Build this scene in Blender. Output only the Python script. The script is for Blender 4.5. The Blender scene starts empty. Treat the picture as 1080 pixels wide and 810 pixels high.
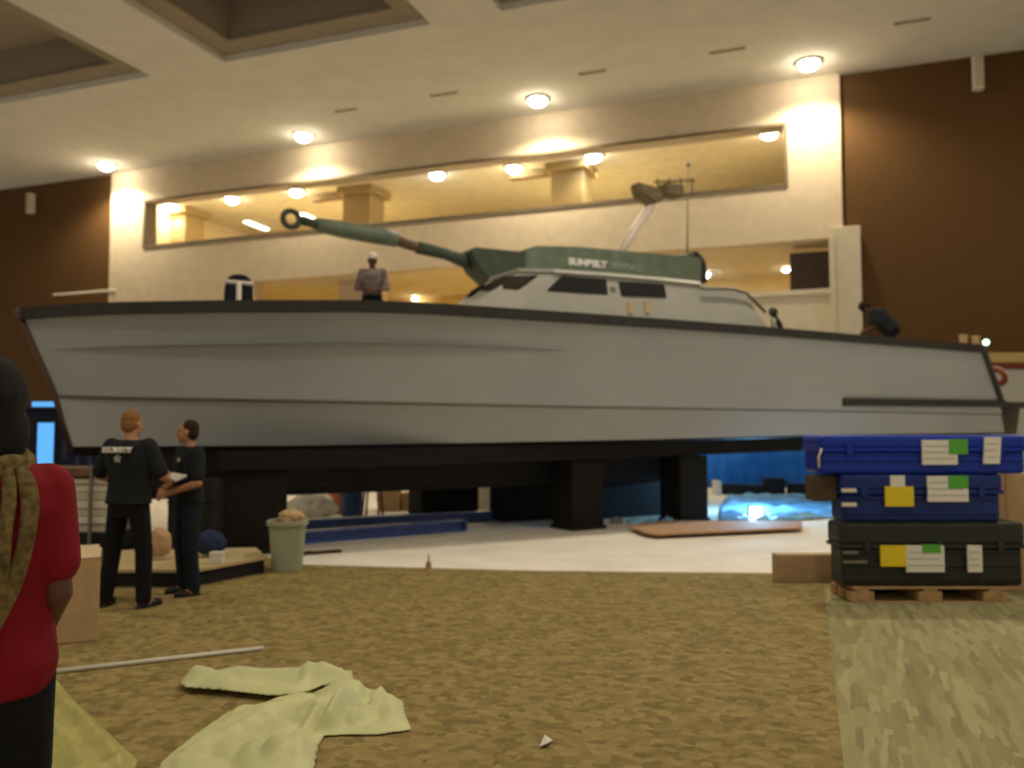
import bpy, bmesh, math, random
from mathutils import Vector, Matrix, Euler
random.seed(7)
S = bpy.context.scene
COL = S.collection
# ------------------------------------------------------------------ camera
FP = 900.0
CAM = Vector((0, 0, 1.6))
PITCH = math.atan(51 / FP)
cd = bpy.data.cameras.new('camera'); cam = bpy.data.objects.new('camera', cd); COL.objects.link(cam)
cd.sensor_width = 36; cd.lens = 36 * FP / 1080; cd.clip_end = 200
cam.location = CAM; cam.rotation_euler = (math.pi / 2 + PITCH, 0, 0)
cd.dof.use_dof = True; cd.dof.focus_distance = 3.2; cd.dof.aperture_fstop = 1.8
S.camera = cam
S.view_settings.view_transform = 'Standard'; S.view_settings.look = 'None'
S.view_settings.gamma = 1; S.view_settings.use_curve_mapping = False
S.view_settings.exposure = 0.0
# ------------------------------------------------------------------ world and added hall fill lights
w = bpy.data.worlds.new('hall_ambient'); S.world = w; w.use_nodes = True
w.node_tree.nodes['Background'].inputs[0].default_value = (1.0, 0.90, 0.74, 1)
w.node_tree.nodes['Background'].inputs[1].default_value = 0.42

def area(name, loc, size, energy, color, rot=(0, 0, 0)):
    l = bpy.data.lights.new(name, 'AREA'); l.shape = 'DISK'; l.size = size; l.energy = energy; l.color = color
    o = bpy.data.objects.new(name, l); o.location = loc; o.rotation_euler = rot; COL.objects.link(o); return o
WARM = (1.0, 0.90, 0.74)
for i, (x, y, e) in enumerate([(-11, 4, 120), (0, 3, 260), (10, 4, 290), (-8, 11, 140), (4, 13, 540), (13, 16, 160)]):
    area('hall_fill', (x, y, 12.2), 0.9, e, WARM)  # unseen overhead lamps, added to light the hull and carpet

# ------------------------------------------------------------------ projection helpers
cp, sp = math.cos(PITCH), math.sin(PITCH)
FW = Vector((0, cp, sp)); UP = Vector((0, -sp, cp)); RT = Vector((1, 0, 0))
def ray(px, py): return FW * FP + RT * (px - 540) + UP * (405 - py)
def hit(px, py, p0, n):
    d = ray(px, py); n = Vector(n)
    return CAM + d * ((Vector(p0) - CAM).dot(n) / d.dot(n))
def on_z(px, py, z=0.0): return hit(px, py, (0, 0, z), (0, 0, 1))
def on_y(px, py, y): return hit(px, py, (0, y, 0), (0, 1, 0))
def proj(p):
    d = Vector(p) - CAM; f = d.dot(FW)
    return 540 + FP * d.dot(RT) / f, 405 - FP * d.dot(UP) / f
def itp(tab, x):
    if x <= tab[0][0]: return tab[0][1]
    for (a, b), (c, d) in zip(tab, tab[1:]):
        if x <= c: return b + (d - b) * (x - a) / (c - a)
    return tab[-1][1]
def z_at(X, Y, tab):
    z = 2.0
    for _ in range(6):
        px, _y = proj((X, Y, z)); k = (405 - itp(tab, px)) / FP
        # U.d = k F.d ;  -sp*Y + cp*dz = k (cp*Y + sp*dz)
        z = 1.6 + Y * (k * cp + sp) / (cp - k * sp)
    return z

# ------------------------------------------------------------------ materials
MATS = {}
def mat(name, col, rough=0.7, var=0.12, scale=6.0, bump=0.0, metal=0.0, emit=None, strength=0.0, spec=0.3, bscale=None):
    if name in MATS: return MATS[name]
    m = bpy.data.materials.new(name); m.use_nodes = True
    nt = m.node_tree; b = nt.nodes['Principled BSDF']
    b.inputs['Roughness'].default_value = rough; b.inputs['Metallic'].default_value = metal
    b.inputs['Specular IOR Level'].default_value = spec
    tc = nt.nodes.new('ShaderNodeTexCoord'); n = nt.nodes.new('ShaderNodeTexNoise')
    n.inputs['Scale'].default_value = scale; n.inputs['Detail'].default_value = 5
    nt.links.new(tc.outputs['Object'], n.inputs['Vector'])
    r = nt.nodes.new('ShaderNodeValToRGB')
    r.color_ramp.elements[0].position = 0.3; r.color_ramp.elements[1].position = 0.7
    r.color_ramp.elements[0].color = [c * (1 - var) for c in col] + [1]
    r.color_ramp.elements[1].color = [min(1, c * (1 + var)) for c in col] + [1]
    nt.links.new(n.outputs['Fac'], r.inputs['Fac']); nt.links.new(r.outputs['Color'], b.inputs['Base Color'])
    if bump:
        bn = nt.nodes.new('ShaderNodeBump'); bn.inputs['Strength'].default_value = bump; bn.inputs['Distance'].default_value = 0.02
        n2 = nt.nodes.new('ShaderNodeTexNoise'); n2.inputs['Scale'].default_value = bscale or scale * 6
        nt.links.new(tc.outputs['Object'], n2.inputs['Vector'])
        nt.links.new(n2.outputs['Fac'], bn.inputs['Height']); nt.links.new(bn.outputs['Normal'], b.inputs['Normal'])
    if emit:
        b.inputs['Emission Color'].default_value = (*emit, 1); b.inputs['Emission Strength'].default_value = strength
    MATS[name] = m; return m
def carpet_mat(name, c1, c2, c3, stretch, rotz):
    m = bpy.data.materials.new(name); m.use_nodes = True; nt = m.node_tree; b = nt.nodes['Principled BSDF']
    b.inputs['Roughness'].default_value = 0.95; b.inputs['Specular IOR Level'].default_value = 0.1
    tc = nt.nodes.new('ShaderNodeTexCoord'); mp = nt.nodes.new('ShaderNodeMapping')
    mp.vector_type = 'TEXTURE'; mp.inputs['Rotation'].default_value = (0, 0, -rotz); mp.inputs['Scale'].default_value = [1 / q for q in stretch]
    nt.links.new(tc.outputs['Object'], mp.inputs['Vector'])
    v = nt.nodes.new('ShaderNodeTexVoronoi'); v.distance = 'CHEBYCHEV'; v.inputs['Scale'].default_value = 9
    nt.links.new(mp.outputs['Vector'], v.inputs['Vector'])
    n = nt.nodes.new('ShaderNodeTexNoise'); n.inputs['Scale'].default_value = 2.2; n.inputs['Detail'].default_value = 8
    n.inputs['Roughness'].default_value = 0.75
    nt.links.new(mp.outputs['Vector'], n.inputs['Vector'])
    sx = nt.nodes.new('ShaderNodeSeparateColor'); nt.links.new(v.outputs['Color'], sx.inputs['Color'])
    ad = nt.nodes.new('ShaderNodeMix'); ad.data_type = 'FLOAT'; ad.inputs['Factor'].default_value = 0.6
    nt.links.new(sx.outputs[0], ad.inputs[2]); nt.links.new(n.outputs['Fac'], ad.inputs[3])
    r = nt.nodes.new('ShaderNodeValToRGB'); e = r.color_ramp.elements
    e[0].position = 0.25; e[0].color = (*c1, 1); e[1].position = 0.75; e[1].color = (*c3, 1)
    k = e.new(0.5); k.color = (*c2, 1)
    nt.links.new(ad.outputs[0], r.inputs['Fac']); nt.links.new(r.outputs['Color'], b.inputs['Base Color'])
    return m

M_wall = mat('cream_plaster', (0.60, 0.49, 0.35), 0.9, 0.06, 3, 0.15)
M_wallb = mat('brown_wall_covering', (0.098, 0.046, 0.011), 0.85, 0.10, 14, 0.15)
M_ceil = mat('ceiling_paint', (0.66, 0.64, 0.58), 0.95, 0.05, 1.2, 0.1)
M_floor = mat('pale_concrete', (0.86, 0.79, 0.66), 0.8, 0.08, 1.5, 0.03)
M_cream = mat('cream_paint', (0.60, 0.52, 0.38), 0.7, 0.05, 4)
M_hull = mat('grey_hull_paint', (0.37, 0.385, 0.385), 0.65, 0.05, 0.8, 0.03)
M_trimk = mat('black_rubber_trim', (0.035, 0.033, 0.028), 0.6, 0.15, 8)
M_black = mat('matt_black_paint', (0.012, 0.011, 0.010), 0.75, 0.2, 6)
M_brownk = mat('dark_stained_timber', (0.008, 0.006, 0.004), 0.8, 0.25, 9)
M_cabin = mat('white_gelcoat', (0.38, 0.37, 0.32), 0.4, 0.04, 3)
M_glass = mat('tinted_window_glass', (0.010, 0.010, 0.012), 0.25, 0.05, 3, spec=0.5)
M_deck = mat('deck_paint', (0.30, 0.28, 0.24), 0.8, 0.1, 5)
M_green = mat('lift_green_paint', (0.15, 0.185, 0.13), 0.5, 0.2, 3)
M_dgreen = mat('dark_green_paint', (0.06, 0.08, 0.055), 0.6, 0.2, 3)
M_steel = mat('grey_steel', (0.22, 0.20, 0.17), 0.45, 0.1, 12, metal=0.6)
M_pale = mat('pale_metal', (0.75, 0.66, 0.55), 0.5, 0.05, 8)
M_letter = mat('white_lettering', (0.82, 0.78, 0.72), 0.6, 0.02, 8)
M_letter2 = mat('grey_lettering', (0.34, 0.38, 0.30), 0.6, 0.02, 8)
M_blue = mat('blue_case_plastic', (0.004, 0.030, 0.36), 0.42, 0.12, 7)
M_blue2 = mat('dark_blue_case_plastic', (0.008, 0.025, 0.16), 0.42, 0.15, 7)
M_kcase = mat('black_case_plastic', (0.022, 0.024, 0.018), 0.45, 0.2, 7)
M_wood = mat('pine_timber', (0.42, 0.26, 0.12), 0.8, 0.2, 12)
M_ply = mat('plywood', (0.50, 0.30, 0.15), 0.7, 0.15, 9)
M_carton = mat('brown_cardboard', (0.50, 0.33, 0.17), 0.85, 0.08, 9)
M_white = mat('white_board', (0.72, 0.68, 0.58), 0.7, 0.04, 8)
M_paper = mat('white_paper_label', (0.78, 0.74, 0.66), 0.8, 0.04, 20)
M_lgreen = mat('green_label', (0.10, 0.40, 0.05), 0.7, 0.04, 20)
M_lyel = mat('yellow_label', (0.80, 0.60, 0.02), 0.7, 0.04, 20)
M_skin = mat('light_skin', (0.50, 0.24, 0.13), 0.6, 0.06, 20)
M_skind = mat('dark_skin', (0.11, 0.045, 0.022), 0.55, 0.06, 20)
M_hairk = mat('black_hair', (0.012, 0.009, 0.008), 0.85, 0.3, 60, 0.5)
M_hairb = mat('ginger_hair', (0.30, 0.14, 0.04), 0.85, 0.3, 60, 0.5)
M_hairbr = mat('dark_brown_hair', (0.035, 0.018, 0.010), 0.85, 0.3, 60, 0.5)
M_shirtk = mat('black_cotton', (0.012, 0.014, 0.018), 0.9, 0.2, 12, 0.4, bscale=14)
M_pantk = mat('black_trouser_cloth', (0.006, 0.006, 0.008), 0.95, 0.2, 12, 0.4, bscale=12)
M_jean = mat('dark_denim', (0.010, 0.015, 0.024), 0.95, 0.2, 12, 0.4, bscale=12)
M_red = mat('red_shirt_cloth', (0.19, 0.001, 0.006), 0.85, 0.10, 8, 0.5, bscale=9)
M_scarf = mat('olive_scarf_weave', (0.17, 0.12, 0.04), 0.95, 0.55, 45, 0.6)
M_shoe = mat('black_leather', (0.012, 0.010, 0.009), 0.5, 0.2, 10)
M_sheet = mat('pale_yellow_sheet', (0.60, 0.60, 0.30), 0.5, 0.06, 3, 0.2, bscale=10)
M_binm = mat('pale_green_bin_plastic', (0.36, 0.38, 0.26), 0.55, 0.05, 6)
M_lampm = mat('lamp_glass', (1, 0.95, 0.8), 0.5, 0, 5, emit=(1.0, 0.90, 0.70), strength=60)
M_lampc = mat('cool_lamp_glass', (1, 1, 1), 0.5, 0, 5, emit=(0.75, 0.88, 1.0), strength=45)
M_tubel = mat('fluorescent_tube', (1, 1, 1), 0.5, 0, 5, emit=(1.0, 0.95, 0.82), strength=9)
M_screen = mat('lit_blue_screen', (0.1, 0.3, 0.5), 0.4, 0, 5, emit=(0.10, 0.42, 0.95), strength=1.0)
M_led = mat('led_work_light', (1, 1, 1), 0.4, 0, 5, emit=(0.45, 0.75, 1.0), strength=60)
M_tarp = mat('blue_tarpaulin', (0.22, 0.48, 0.70), 0.30, 0.3, 4, 0.6, bscale=7)
M_bcurt = mat('blue_backdrop_cloth', (0.03, 0.20, 0.60), 0.8, 0.15, 2)
M_bbeam = mat('blue_painted_beam', (0.08, 0.13, 0.36), 0.35, 0.2, 5)
M_navy = mat('navy_booth_panel', (0.010, 0.012, 0.030), 0.7, 0.2, 5)
M_orange = mat('orange_plastic', (0.30, 0.07, 0.03), 0.6, 0.1, 8)
M_dkred = mat('dark_red_paint', (0.14, 0.02, 0.012), 0.6, 0.1, 8)
M_grill = mat('vent_grille', (0.42, 0.36, 0.26), 0.8, 0.1, 8)
M_dwood = mat('dark_wood_panel', (0.060, 0.035, 0.022), 0.6, 0.2, 5)
M_greyshirt = mat('grey_check_shirt', (0.20, 0.15, 0.14), 0.9, 0.45, 9)
M_eye = mat('eye_dark', (0.02, 0.015, 0.012), 0.3, 0, 5)

# ------------------------------------------------------------------ object helpers
def link(o, parent=None, label=None, cat=None, group=None, kind=None):
    COL.objects.link(o)
    if parent: o.parent = parent
    if label: o['label'] = label
    if cat: o['category'] = cat
    if group: o['group'] = group
    if kind: o['kind'] = kind
    return o
def obj(name, bm, m, parent=None, smooth=False, **k):
    bmesh.ops.recalc_face_normals(bm, faces=bm.faces)
    me = bpy.data.meshes.new(name); bm.to_mesh(me); bm.free()
    for p in me.polygons: p.use_smooth = smooth
    me.materials.append(m)
    return link(bpy.data.objects.new(name, me), parent, **k)
def empty(name, loc, rz=0, **k):
    o = bpy.data.objects.new(name, None); o.empty_display_size = 0.2
    o.location = loc; o.rotation_euler = (0, 0, rz); return link(o, **k)
def struct(name, bm, m, smooth=False): return obj(name, bm, m, None, smooth, kind='structure')
def dup(root, loc, rz, label=None, group=None):
    r = root.copy(); COL.objects.link(r); r.location = loc; r.rotation_euler = (0, 0, rz)
    if label: r['label'] = label
    if group: r['group'] = group
    for ch in list(root.children):
        c = ch.copy(); COL.objects.link(c); c.parent = r
        for g in ch.children:
            d = g.copy(); COL.objects.link(d); d.parent = c
    return r
def B(): return bmesh.new()
def box(bm, lo, hi, bev=0.0, mtx=None):
    lo, hi = Vector(lo), Vector(hi)
    g = bmesh.ops.create_cube(bm, size=1.0); vs = g['verts']
    c = (lo + hi) / 2; s = hi - lo
    for v in vs: v.co = Vector((v.co.x * s.x, v.co.y * s.y, v.co.z * s.z)) + c
    if bev:
        es = list({e for v in vs for e in v.link_edges})
        r = bmesh.ops.bevel(bm, geom=es, offset=bev, segments=2, affect='EDGES', profile=0.5)
        vs = list({v for f in r['faces'] for v in f.verts} | {v for v in vs if v.is_valid})
    if mtx is not None:
        for v in vs: v.co = mtx @ v.co
    return bm
def frame_to(d):
    d = Vector(d).normalized(); a = Vector((0, 0, 1)) if abs(d.z) < 0.95 else Vector((0, 1, 0))
    x = a.cross(d).normalized(); y = d.cross(x); return x, y, d
def cone(bm, p0, p1, r0, r1, n=16, caps=True):
    p0, p1 = Vector(p0), Vector(p1); x, y, d = frame_to(p1 - p0)
    A = [bm.verts.new(p0 + (x * math.cos(t) + y * math.sin(t)) * r0) for t in [2 * math.pi * i / n for i in range(n)]]
    Z = [bm.verts.new(p1 + (x * math.cos(t) + y * math.sin(t)) * r1) for t in [2 * math.pi * i / n for i in range(n)]]
    for i in range(n):
        j = (i + 1) % n; bm.faces.new((A[i], A[j], Z[j], Z[i]))
    if caps: bm.faces.new(A[::-1]); bm.faces.new(Z)
    return bm
def ell(bm, c, r, rot=None, u=16, v=10):
    g = bmesh.ops.create_uvsphere(bm, u_segments=u, v_segments=v, radius=1.0)
    R = rot if rot is not None else Matrix.Identity(3)
    for q in g['verts']: q.co = R @ Vector((q.co.x * r[0], q.co.y * r[1], q.co.z * r[2])) + Vector(c)
    return bm
def cap(bm, p0, p1, r0, r1):
    cone(bm, p0, p1, r0, r1, 14); ell(bm, p0, (r0,) * 3); ell(bm, p1, (r1,) * 3); return bm
def tube(bm, pts, r, n=10):
    pts = [Vector(p) for p in pts]; rings = []
    for i, p in enumerate(pts):
        d = (pts[min(i + 1, len(pts) - 1)] - pts[max(i - 1, 0)]); x, y, _ = frame_to(d)
        rr = r[i] if isinstance(r, (list, tuple)) else r
        rings.append([bm.verts.new(p + (x * math.cos(t) + y * math.sin(t)) * rr) for t in [2 * math.pi * k / n for k in range(n)]])
    for a, b in zip(rings, rings[1:]):
        for k in range(n): bm.faces.new((a[k], a[(k + 1) % n], b[(k + 1) % n], b[k]))
    bm.faces.new(rings[0][::-1]); bm.faces.new(rings[-1]); return bm
def prism(bm, poly, off):
    off = Vector(off); a = [bm.verts.new(Vector(p)) for p in poly]; b = [bm.verts.new(Vector(p) + off) for p in poly]
    n = len(a); bm.faces.new(a); bm.faces.new(b[::-1])
    for i in range(n): bm.faces.new((a[i], b[i], b[(i + 1) % n], a[(i + 1) % n]))
    return bm
def quadface(bm, pts): bm.faces.new([bm.verts.new(Vector(p)) for p in pts])
def rings_loft(bm, secs, closed=True):
    """secs: list of (center, rx, ry)"""
    n = 20; R = []
    for c, rx, ry in secs:
        R.append([bm.verts.new(Vector(c) + Vector((rx * math.cos(t), ry * math.sin(t), 0))) for t in [2 * math.pi * k / n for k in range(n)]])
    for a, b in zip(R, R[1:]):
        for k in range(n): bm.faces.new((a[k], a[(k + 1) % n], b[(k + 1) % n], b[k]))
    bm.faces.new(R[0][::-1]); bm.faces.new(R[-1]); return bm
def text(name, body, size, m, mtx, parent, extrude=0.004, sx=1.0, bold=0.0, **k):
    cu = bpy.data.curves.new(name, 'FONT'); cu.body = body; cu.size = size; cu.align_x = 'CENTER'; cu.align_y = 'CENTER'
    cu.extrude = extrude; cu.offset = bold
    t = bpy.data.objects.new(name, cu); COL.objects.link(t)
    dg = bpy.context.evaluated_depsgraph_get(); me = bpy.data.meshes.new_from_object(t.evaluated_get(dg))
    bpy.data.objects.remove(t)
    me.transform(mtx @ Matrix.Diagonal((sx, 1, 1, 1))); me.materials.clear(); me.materials.append(m)
    return link(bpy.data.objects.new(name, me), parent, **k)
def remeshed(name, bm, m, parent, voxel, smooth=4, **k):
    bmesh.ops.recalc_face_normals(bm, faces=bm.faces)
    me = bpy.data.meshes.new(name + '_src'); bm.to_mesh(me); bm.free()
    o = bpy.data.objects.new(name, me); COL.objects.link(o)
    r = o.modifiers.new('r', 'REMESH'); r.mode = 'VOXEL'; r.voxel_size = voxel
    s = o.modifiers.new('s', 'SMOOTH'); s.iterations = smooth; s.factor = 0.5
    dg = bpy.context.evaluated_depsgraph_get(); me2 = bpy.data.meshes.new_from_object(o.evaluated_get(dg))
    bpy.data.objects.remove(o); bpy.data.meshes.remove(me)
    me2.name = name; me2.materials.clear(); me2.materials.append(m)
    for p in me2.polygons: p.use_smooth = True
    return link(bpy.data.objects.new(name, me2), parent, **k)

# ================================================================== HALL SHELL
CZ = 12.5
W0 = on_z(152, 178, CZ); W1 = on_z(828, 85, CZ)
WU = (W1 - W0); WU.z = 0; WU.normalize()
WN = Vector((WU.y, -WU.x, 0))              # points from the wall into the hall (towards camera)
if WN.y > 0: WN = -WN
WROT = math.atan2(WU.y, WU.x)
def wl(u, n, z): return Vector((W0.x, W0.y, 0)) + WU * u + WN * n + Vector((0, 0, z))
def w_at(px, py, n=0.0):
    p = hit(px, py, wl(0, n, 0), WN); q = p - Vector((W0.x, W0.y, 0)); return q.dot(WU), p.z
def w_from(p):
    q = Vector(p) - Vector((W0.x, W0.y, 0)); return q.dot(WU), q.dot(WN)
def wbox(bm, u0, u1, n0, n1, z0, z1, bev=0.0):
    M = Matrix.Translation((W0.x, W0.y, 0)) @ Matrix(((WU.x, WN.x, 0, 0), (WU.y, WN.y, 0, 0), (0, 0, 1, 0), (0, 0, 0, 1)))
    return box(bm, (u0, n0, z0), (u1, n1, z1), bev, M)
uL = w_at(116, 250)[0]; uR = w_at(887, 160)[0]
oL, oB = w_at(152, 262); oR, oT = w_at(828, 133); oB = (oB + w_at(828, 190)[1]) / 2; oT = (oT + w_at(152, 213)[1]) / 2
uRec = w_at(266, 305)[0]; zRec = w_at(875, 251)[1]
uP0 = w_at(875, 290)[0]
print('WALL', uL, uR, oL, oR, oB, oT, zRec, uRec, uP0)
# main cream panel of the far wall with its long opening
bm = B()
wbox(bm, uL, uR, -0.6, 0, oT, CZ)                        # header
wbox(bm, uL, oL, -0.6, 0, 0, oT); wbox(bm, oR, uR, -0.6, 0, zRec, oT)
wbox(bm, oL, oR, -0.6, 0, zRec, oB)
wbox(bm, oL, uRec, -0.6, 0, 0, zRec)
struct('wall_far', bm, M_wall)
bm = B(); wbox(bm, oL, oR, -0.62, 0.05, oB - 0.10, oB + 0.0); wbox(bm, oL, oR, -0.62, 0.05, oT, oT + 0.09)
wbox(bm, oL - 0.06, oL + 0.05, -0.62, 0.05, oB - 0.1, oT + 0.09); wbox(bm, oR - 0.05, oR + 0.06, -0.62, 0.05, oB - 0.1, oT + 0.09)
struct('trim_1', bm, mat('opening_trim', (0.16, 0.12, 0.07), 0.7, 0.1, 5))
# brown recessed walls either side
bm = B(); wbox(bm, uR, uR + 26, -0.7, -0.15, 0, CZ); struct('wall_right', bm, M_wallb)
bm = B(); wbox(bm, uL - 24, uL, -0.7, -0.15, 0, CZ); struct('wall_left', bm, M_wallb)
# upper gallery behind the long opening
bm = B(); wbox(bm, oL - 1, oR + 1, -9.2, -9.0, oB - 0.4, oT + 0.5); wbox(bm, oL - 1.0, oL - 0.6, -9, -0.6, oB - 0.4, oT + 0.5); wbox(bm, oR + 0.6, oR + 1, -9, -0.6, oB - 0.4, oT + 0.5)
struct('wall_gallery', bm, mat('gallery_wall_paint', (0.68, 0.55, 0.32), 0.9, 0.05, 2))
bm = B(); wbox(bm, oL - 1, oR + 1, -9.2, -0.6, oT + 0.35, oT + 0.5); struct('ceiling_gallery', bm, mat('gallery_ceiling_paint', (0.74, 0.66, 0.46), 0.9, 0.08, 2))
bm = B(); wbox(bm, oL - 1, oR + 1, -9.2, -0.6, oB - 0.6, oB - 0.4); struct('floor_gallery', bm, M_cream)
for i, px in enumerate((182, 374, 597)):
    u = w_at(px, 220, -2.0)[0]
    bm = B(); wbox(bm, u - 0.62, u + 0.62, -3.3, -2.1, oB - 0.4, oT + 0.05, 0.03)
    wbox(bm, u - 0.8, u + 0.8, -3.5, -1.9, oT + 0.05, oT + 0.35, 0.03)
    obj('gallery_column', bm, mat('column_paint', (0.42, 0.30, 0.13), 0.85, 0.05, 3), label=['square tan column behind the long upper opening, leftmost', 'square tan column behind the long upper opening, above the end of the green arm', 'square tan column behind the long upper opening, nearest the white slanted strut'][i], cat='column', group='columns in the upper gallery')
    bm = B(); wbox(bm, u - 2.4, u - 0.8, -2.9, -2.5, oT + 0.1, oT + 0.35, 0.02)
    struct('trim_%d' % (i + 2), bm, mat('soffit_beam', (0.26, 0.19, 0.10), 0.9, 0.1, 3))
# lower gallery in the recess below
bm = B(); wbox(bm, uRec - 8, uP0 + 1.2, -6.2, -6.0, 0, zRec + 0.3); wbox(bm, uRec - 8.2, uRec - 8, -6.2, -0.6, 0, zRec + 0.3)
wbox(bm, uP0 + 1.0, uP0 + 1.2, -6, -0.9, 0, zRec + 0.3)
struct('wall_recess', bm, mat('recess_wall_paint', (0.62, 0.46, 0.20), 0.9, 0.06, 2))
bm = B(); wbox(bm, uRec - 8, uR, -6.2, -0.6, zRec, zRec + 0.2); struct('ceiling_recess', bm, mat('recess_ceiling_paint', (0.66, 0.58, 0.42), 0.9, 0.05, 2))
zPar = w_at(840, 306)[1]
bm = B(); wbox(bm, uRec, uP0 + 0.2, -0.5, -0.2, 0, zPar); wbox(bm, uRec, uP0 + 0.2, -0.56, -0.14, zPar - 0.12, zPar + 0.03); struct('wall_parapet', bm, M_cream)
uc0 = w_at(358, 310, -1.2)[0]; uc1 = w_at(398, 310, -1.2)[0]
bm = B(); wbox(bm, uc0, uc1, -2.0, -1.2, 0, zRec); struct('trim_8', bm, M_wall)
# dark wood panel and pale pier at the right end of the recess
ud0 = w_at(833, 285, -0.7)[0]; zd0 = w_at(850, 305, -0.7)[1]; zd1 = w_at(850, 266, -0.7)[1]
bm = B(); wbox(bm, ud0, uP0 + 0.1, -1.3, -0.7, zPar - 0.2, zd1, 0.03)
obj('dark_wall_cabinet', bm, M_dwood, label='dark brown square panel beside the pale pier under the overhang', cat='panel')
up0, zt = w_at(875, 240, 0.3); up1 = w_at(908, 260, 0.3)[0]
bm = B(); wbox(bm, up0, up1, -0.8, 0.3, 0, zt, 0.02); wbox(bm, up0 - 0.03, up0 + 0.14, 0.28, 0.36, 0, zt - 0.3, 0.01)
struct('trim_5', bm, M_cream)
# wall boxes
for i, (px, y0, y1, n) in enumerate(((35, 205, 226, -0.13), (1031, 60, 97, -0.13))):
    u, z0 = w_at(px, y1, n); _, z1 = w_at(px, y0, n); h = (z1 - z0)
    t = empty('wall_speaker', wl(u, n, z0), WROT, label=['small pale upright box high on the brown wall at far left', 'small pale upright box high on the brown wall at far right'][i], cat='wall speaker')
    bm = B(); box(bm, (-0.14, -0.28, 0), (0.14, 0, h), 0.03); obj('housing', bm, M_pale if i else M_cream, t)
    bm = B(); box(bm, (-0.11, -0.295, 0.05), (0.11, -0.278, h - 0.05), 0.01); obj('grille', bm, mat('pale_grille', (0.5, 0.42, 0.3), 0.8, 0.1, 40), t)
# faint hand rail on far left wall
bm = B()
u0, z0 = w_at(48, 313, 0.4); u1, z1 = w_at(114, 301, 0.4); zr = (z0 + z1) / 2
tube(bm, [wl(u0, 0.0, zr), wl(u1, 0.0, zr)], 0.05); struct('trim_6', bm, M_pale)

# ceiling with stepped coffers, laid out in wall coordinates
def c_at(px, py): return w_from(on_z(px, py, CZ))
cB = c_at(163, 82); cA = c_at(233, 64); cA2 = c_at(455, 26); cC = c_at(530, 14)
nfar = (cB[1] + cA[1]) / 2; nnear = nfar + 7.5
cof = [(cB[0] - 9.0, cB[0]), (cA[0], cA2[0]), (cC[0], cC[0] + 8.5)]
bm = B()
UMIN, UMAX, NMAX = uL - 24, uR + 26, 42
def cr(u0, u1, n0, n1, z0=CZ, z1=CZ + 0.25): wbox(bm, u0, u1, n0, n1, z0, z1)
cr(UMIN, UMAX, -1.4, nfar); cr(UMIN, UMAX, nnear, NMAX)
edges = [UMIN] + [e for c in cof for e in c] + [UMAX]
for a, b in zip(edges[0::2], edges[1::2]): cr(a, b, nfar, nnear)
struct('ceiling', bm, M_ceil)
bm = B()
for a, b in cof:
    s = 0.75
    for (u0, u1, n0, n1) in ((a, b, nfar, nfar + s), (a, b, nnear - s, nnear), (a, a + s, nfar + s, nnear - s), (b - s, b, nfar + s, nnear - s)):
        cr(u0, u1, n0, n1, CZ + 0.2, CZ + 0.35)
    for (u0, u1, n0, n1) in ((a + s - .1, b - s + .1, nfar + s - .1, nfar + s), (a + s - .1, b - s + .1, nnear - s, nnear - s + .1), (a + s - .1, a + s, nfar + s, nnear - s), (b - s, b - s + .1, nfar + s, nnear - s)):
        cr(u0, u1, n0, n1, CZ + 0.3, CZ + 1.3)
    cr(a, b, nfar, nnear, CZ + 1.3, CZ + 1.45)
struct('ceiling_coffer', bm, mat('coffer_shade_paint', (0.30, 0.25, 0.19), 0.95, 0.05, 1.2))  # shade inside the recesses is put into this darker colour
# ceiling slots
vt = None
for i, (x0, x1, y) in enumerate(((944, 980, 22), (748, 786, 53), (452, 484, 99), (352, 378, 116), (610, 640, 76))):
    p = on_z((x0 + x1) / 2, y, CZ); L = (on_z(x1, y, CZ) - on_z(x0, y, CZ)).length
    t = empty('ceiling_vent', p, WROT, label='narrow slot air vent in the cream ceiling', cat='vent', group='slot vents in the ceiling')
    t['label'] = ['narrow ceiling slot vent above the brown right wall', 'narrow ceiling slot vent left of the brightest ceiling lamp', 'faint ceiling slot vent above the cool lamp at mid wall', 'faint ceiling slot vent right of the lamp over the ring-ended arm', 'faint ceiling slot vent just right of the central ceiling lamp'][i]
    bm = B(); box(bm, (-L / 2, -0.07, -0.02), (L / 2, 0.07, 0.005)); obj('frame', bm, M_grill, t)
    bm = B()
    for k in (-1, 0, 1): box(bm, (-L / 2 + .02, k * 0.04 - 0.008, -0.03), (L / 2 - .02, k * 0.04 + 0.008, -0.02))
    obj('slats', bm, mat('vent_slat_paint', (.30, .25, .17), .8, .1, 8), t)
# ceiling downlights along the far wall
def lamp(name, p, r, m, energy, label, group, spot=150, col=(1, 0.87, 0.62), down=0.12, rim=M_pale, cat='ceiling lamp'):
    t = empty(name, p, 0, label=label, cat=cat, group=group)
    bm = B(); cone(bm, (0, 0, 0.0), (0, 0, -0.05), r * 1.35, r * 1.25, 24); obj('trim_ring', bm, rim, t, True)
    bm = B(); ell(bm, (0, 0, -0.05), (r, r, r * 0.7)); obj('bulb', bm, m, t, True)
    if energy:
        l = bpy.data.lights.new('lamp_light', 'SPOT'); l.energy = energy; l.color = col; l.spot_size = math.radians(spot); l.spot_blend = 0.6; l.shadow_soft_size = 0.12
        o = bpy.data.objects.new('lamp_light', l); COL.objects.link(o); o.parent = t; o.location = (0, 0, -down - r)
    return t
LB = ['leftmost bright ceiling lamp, over the left corner of the cream wall', 'bright ceiling lamp above the ring-ended green arm', 'bright ceiling lamp over the middle of the long opening', 'brightest ceiling lamp, over the right corner of the cream wall']
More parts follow.
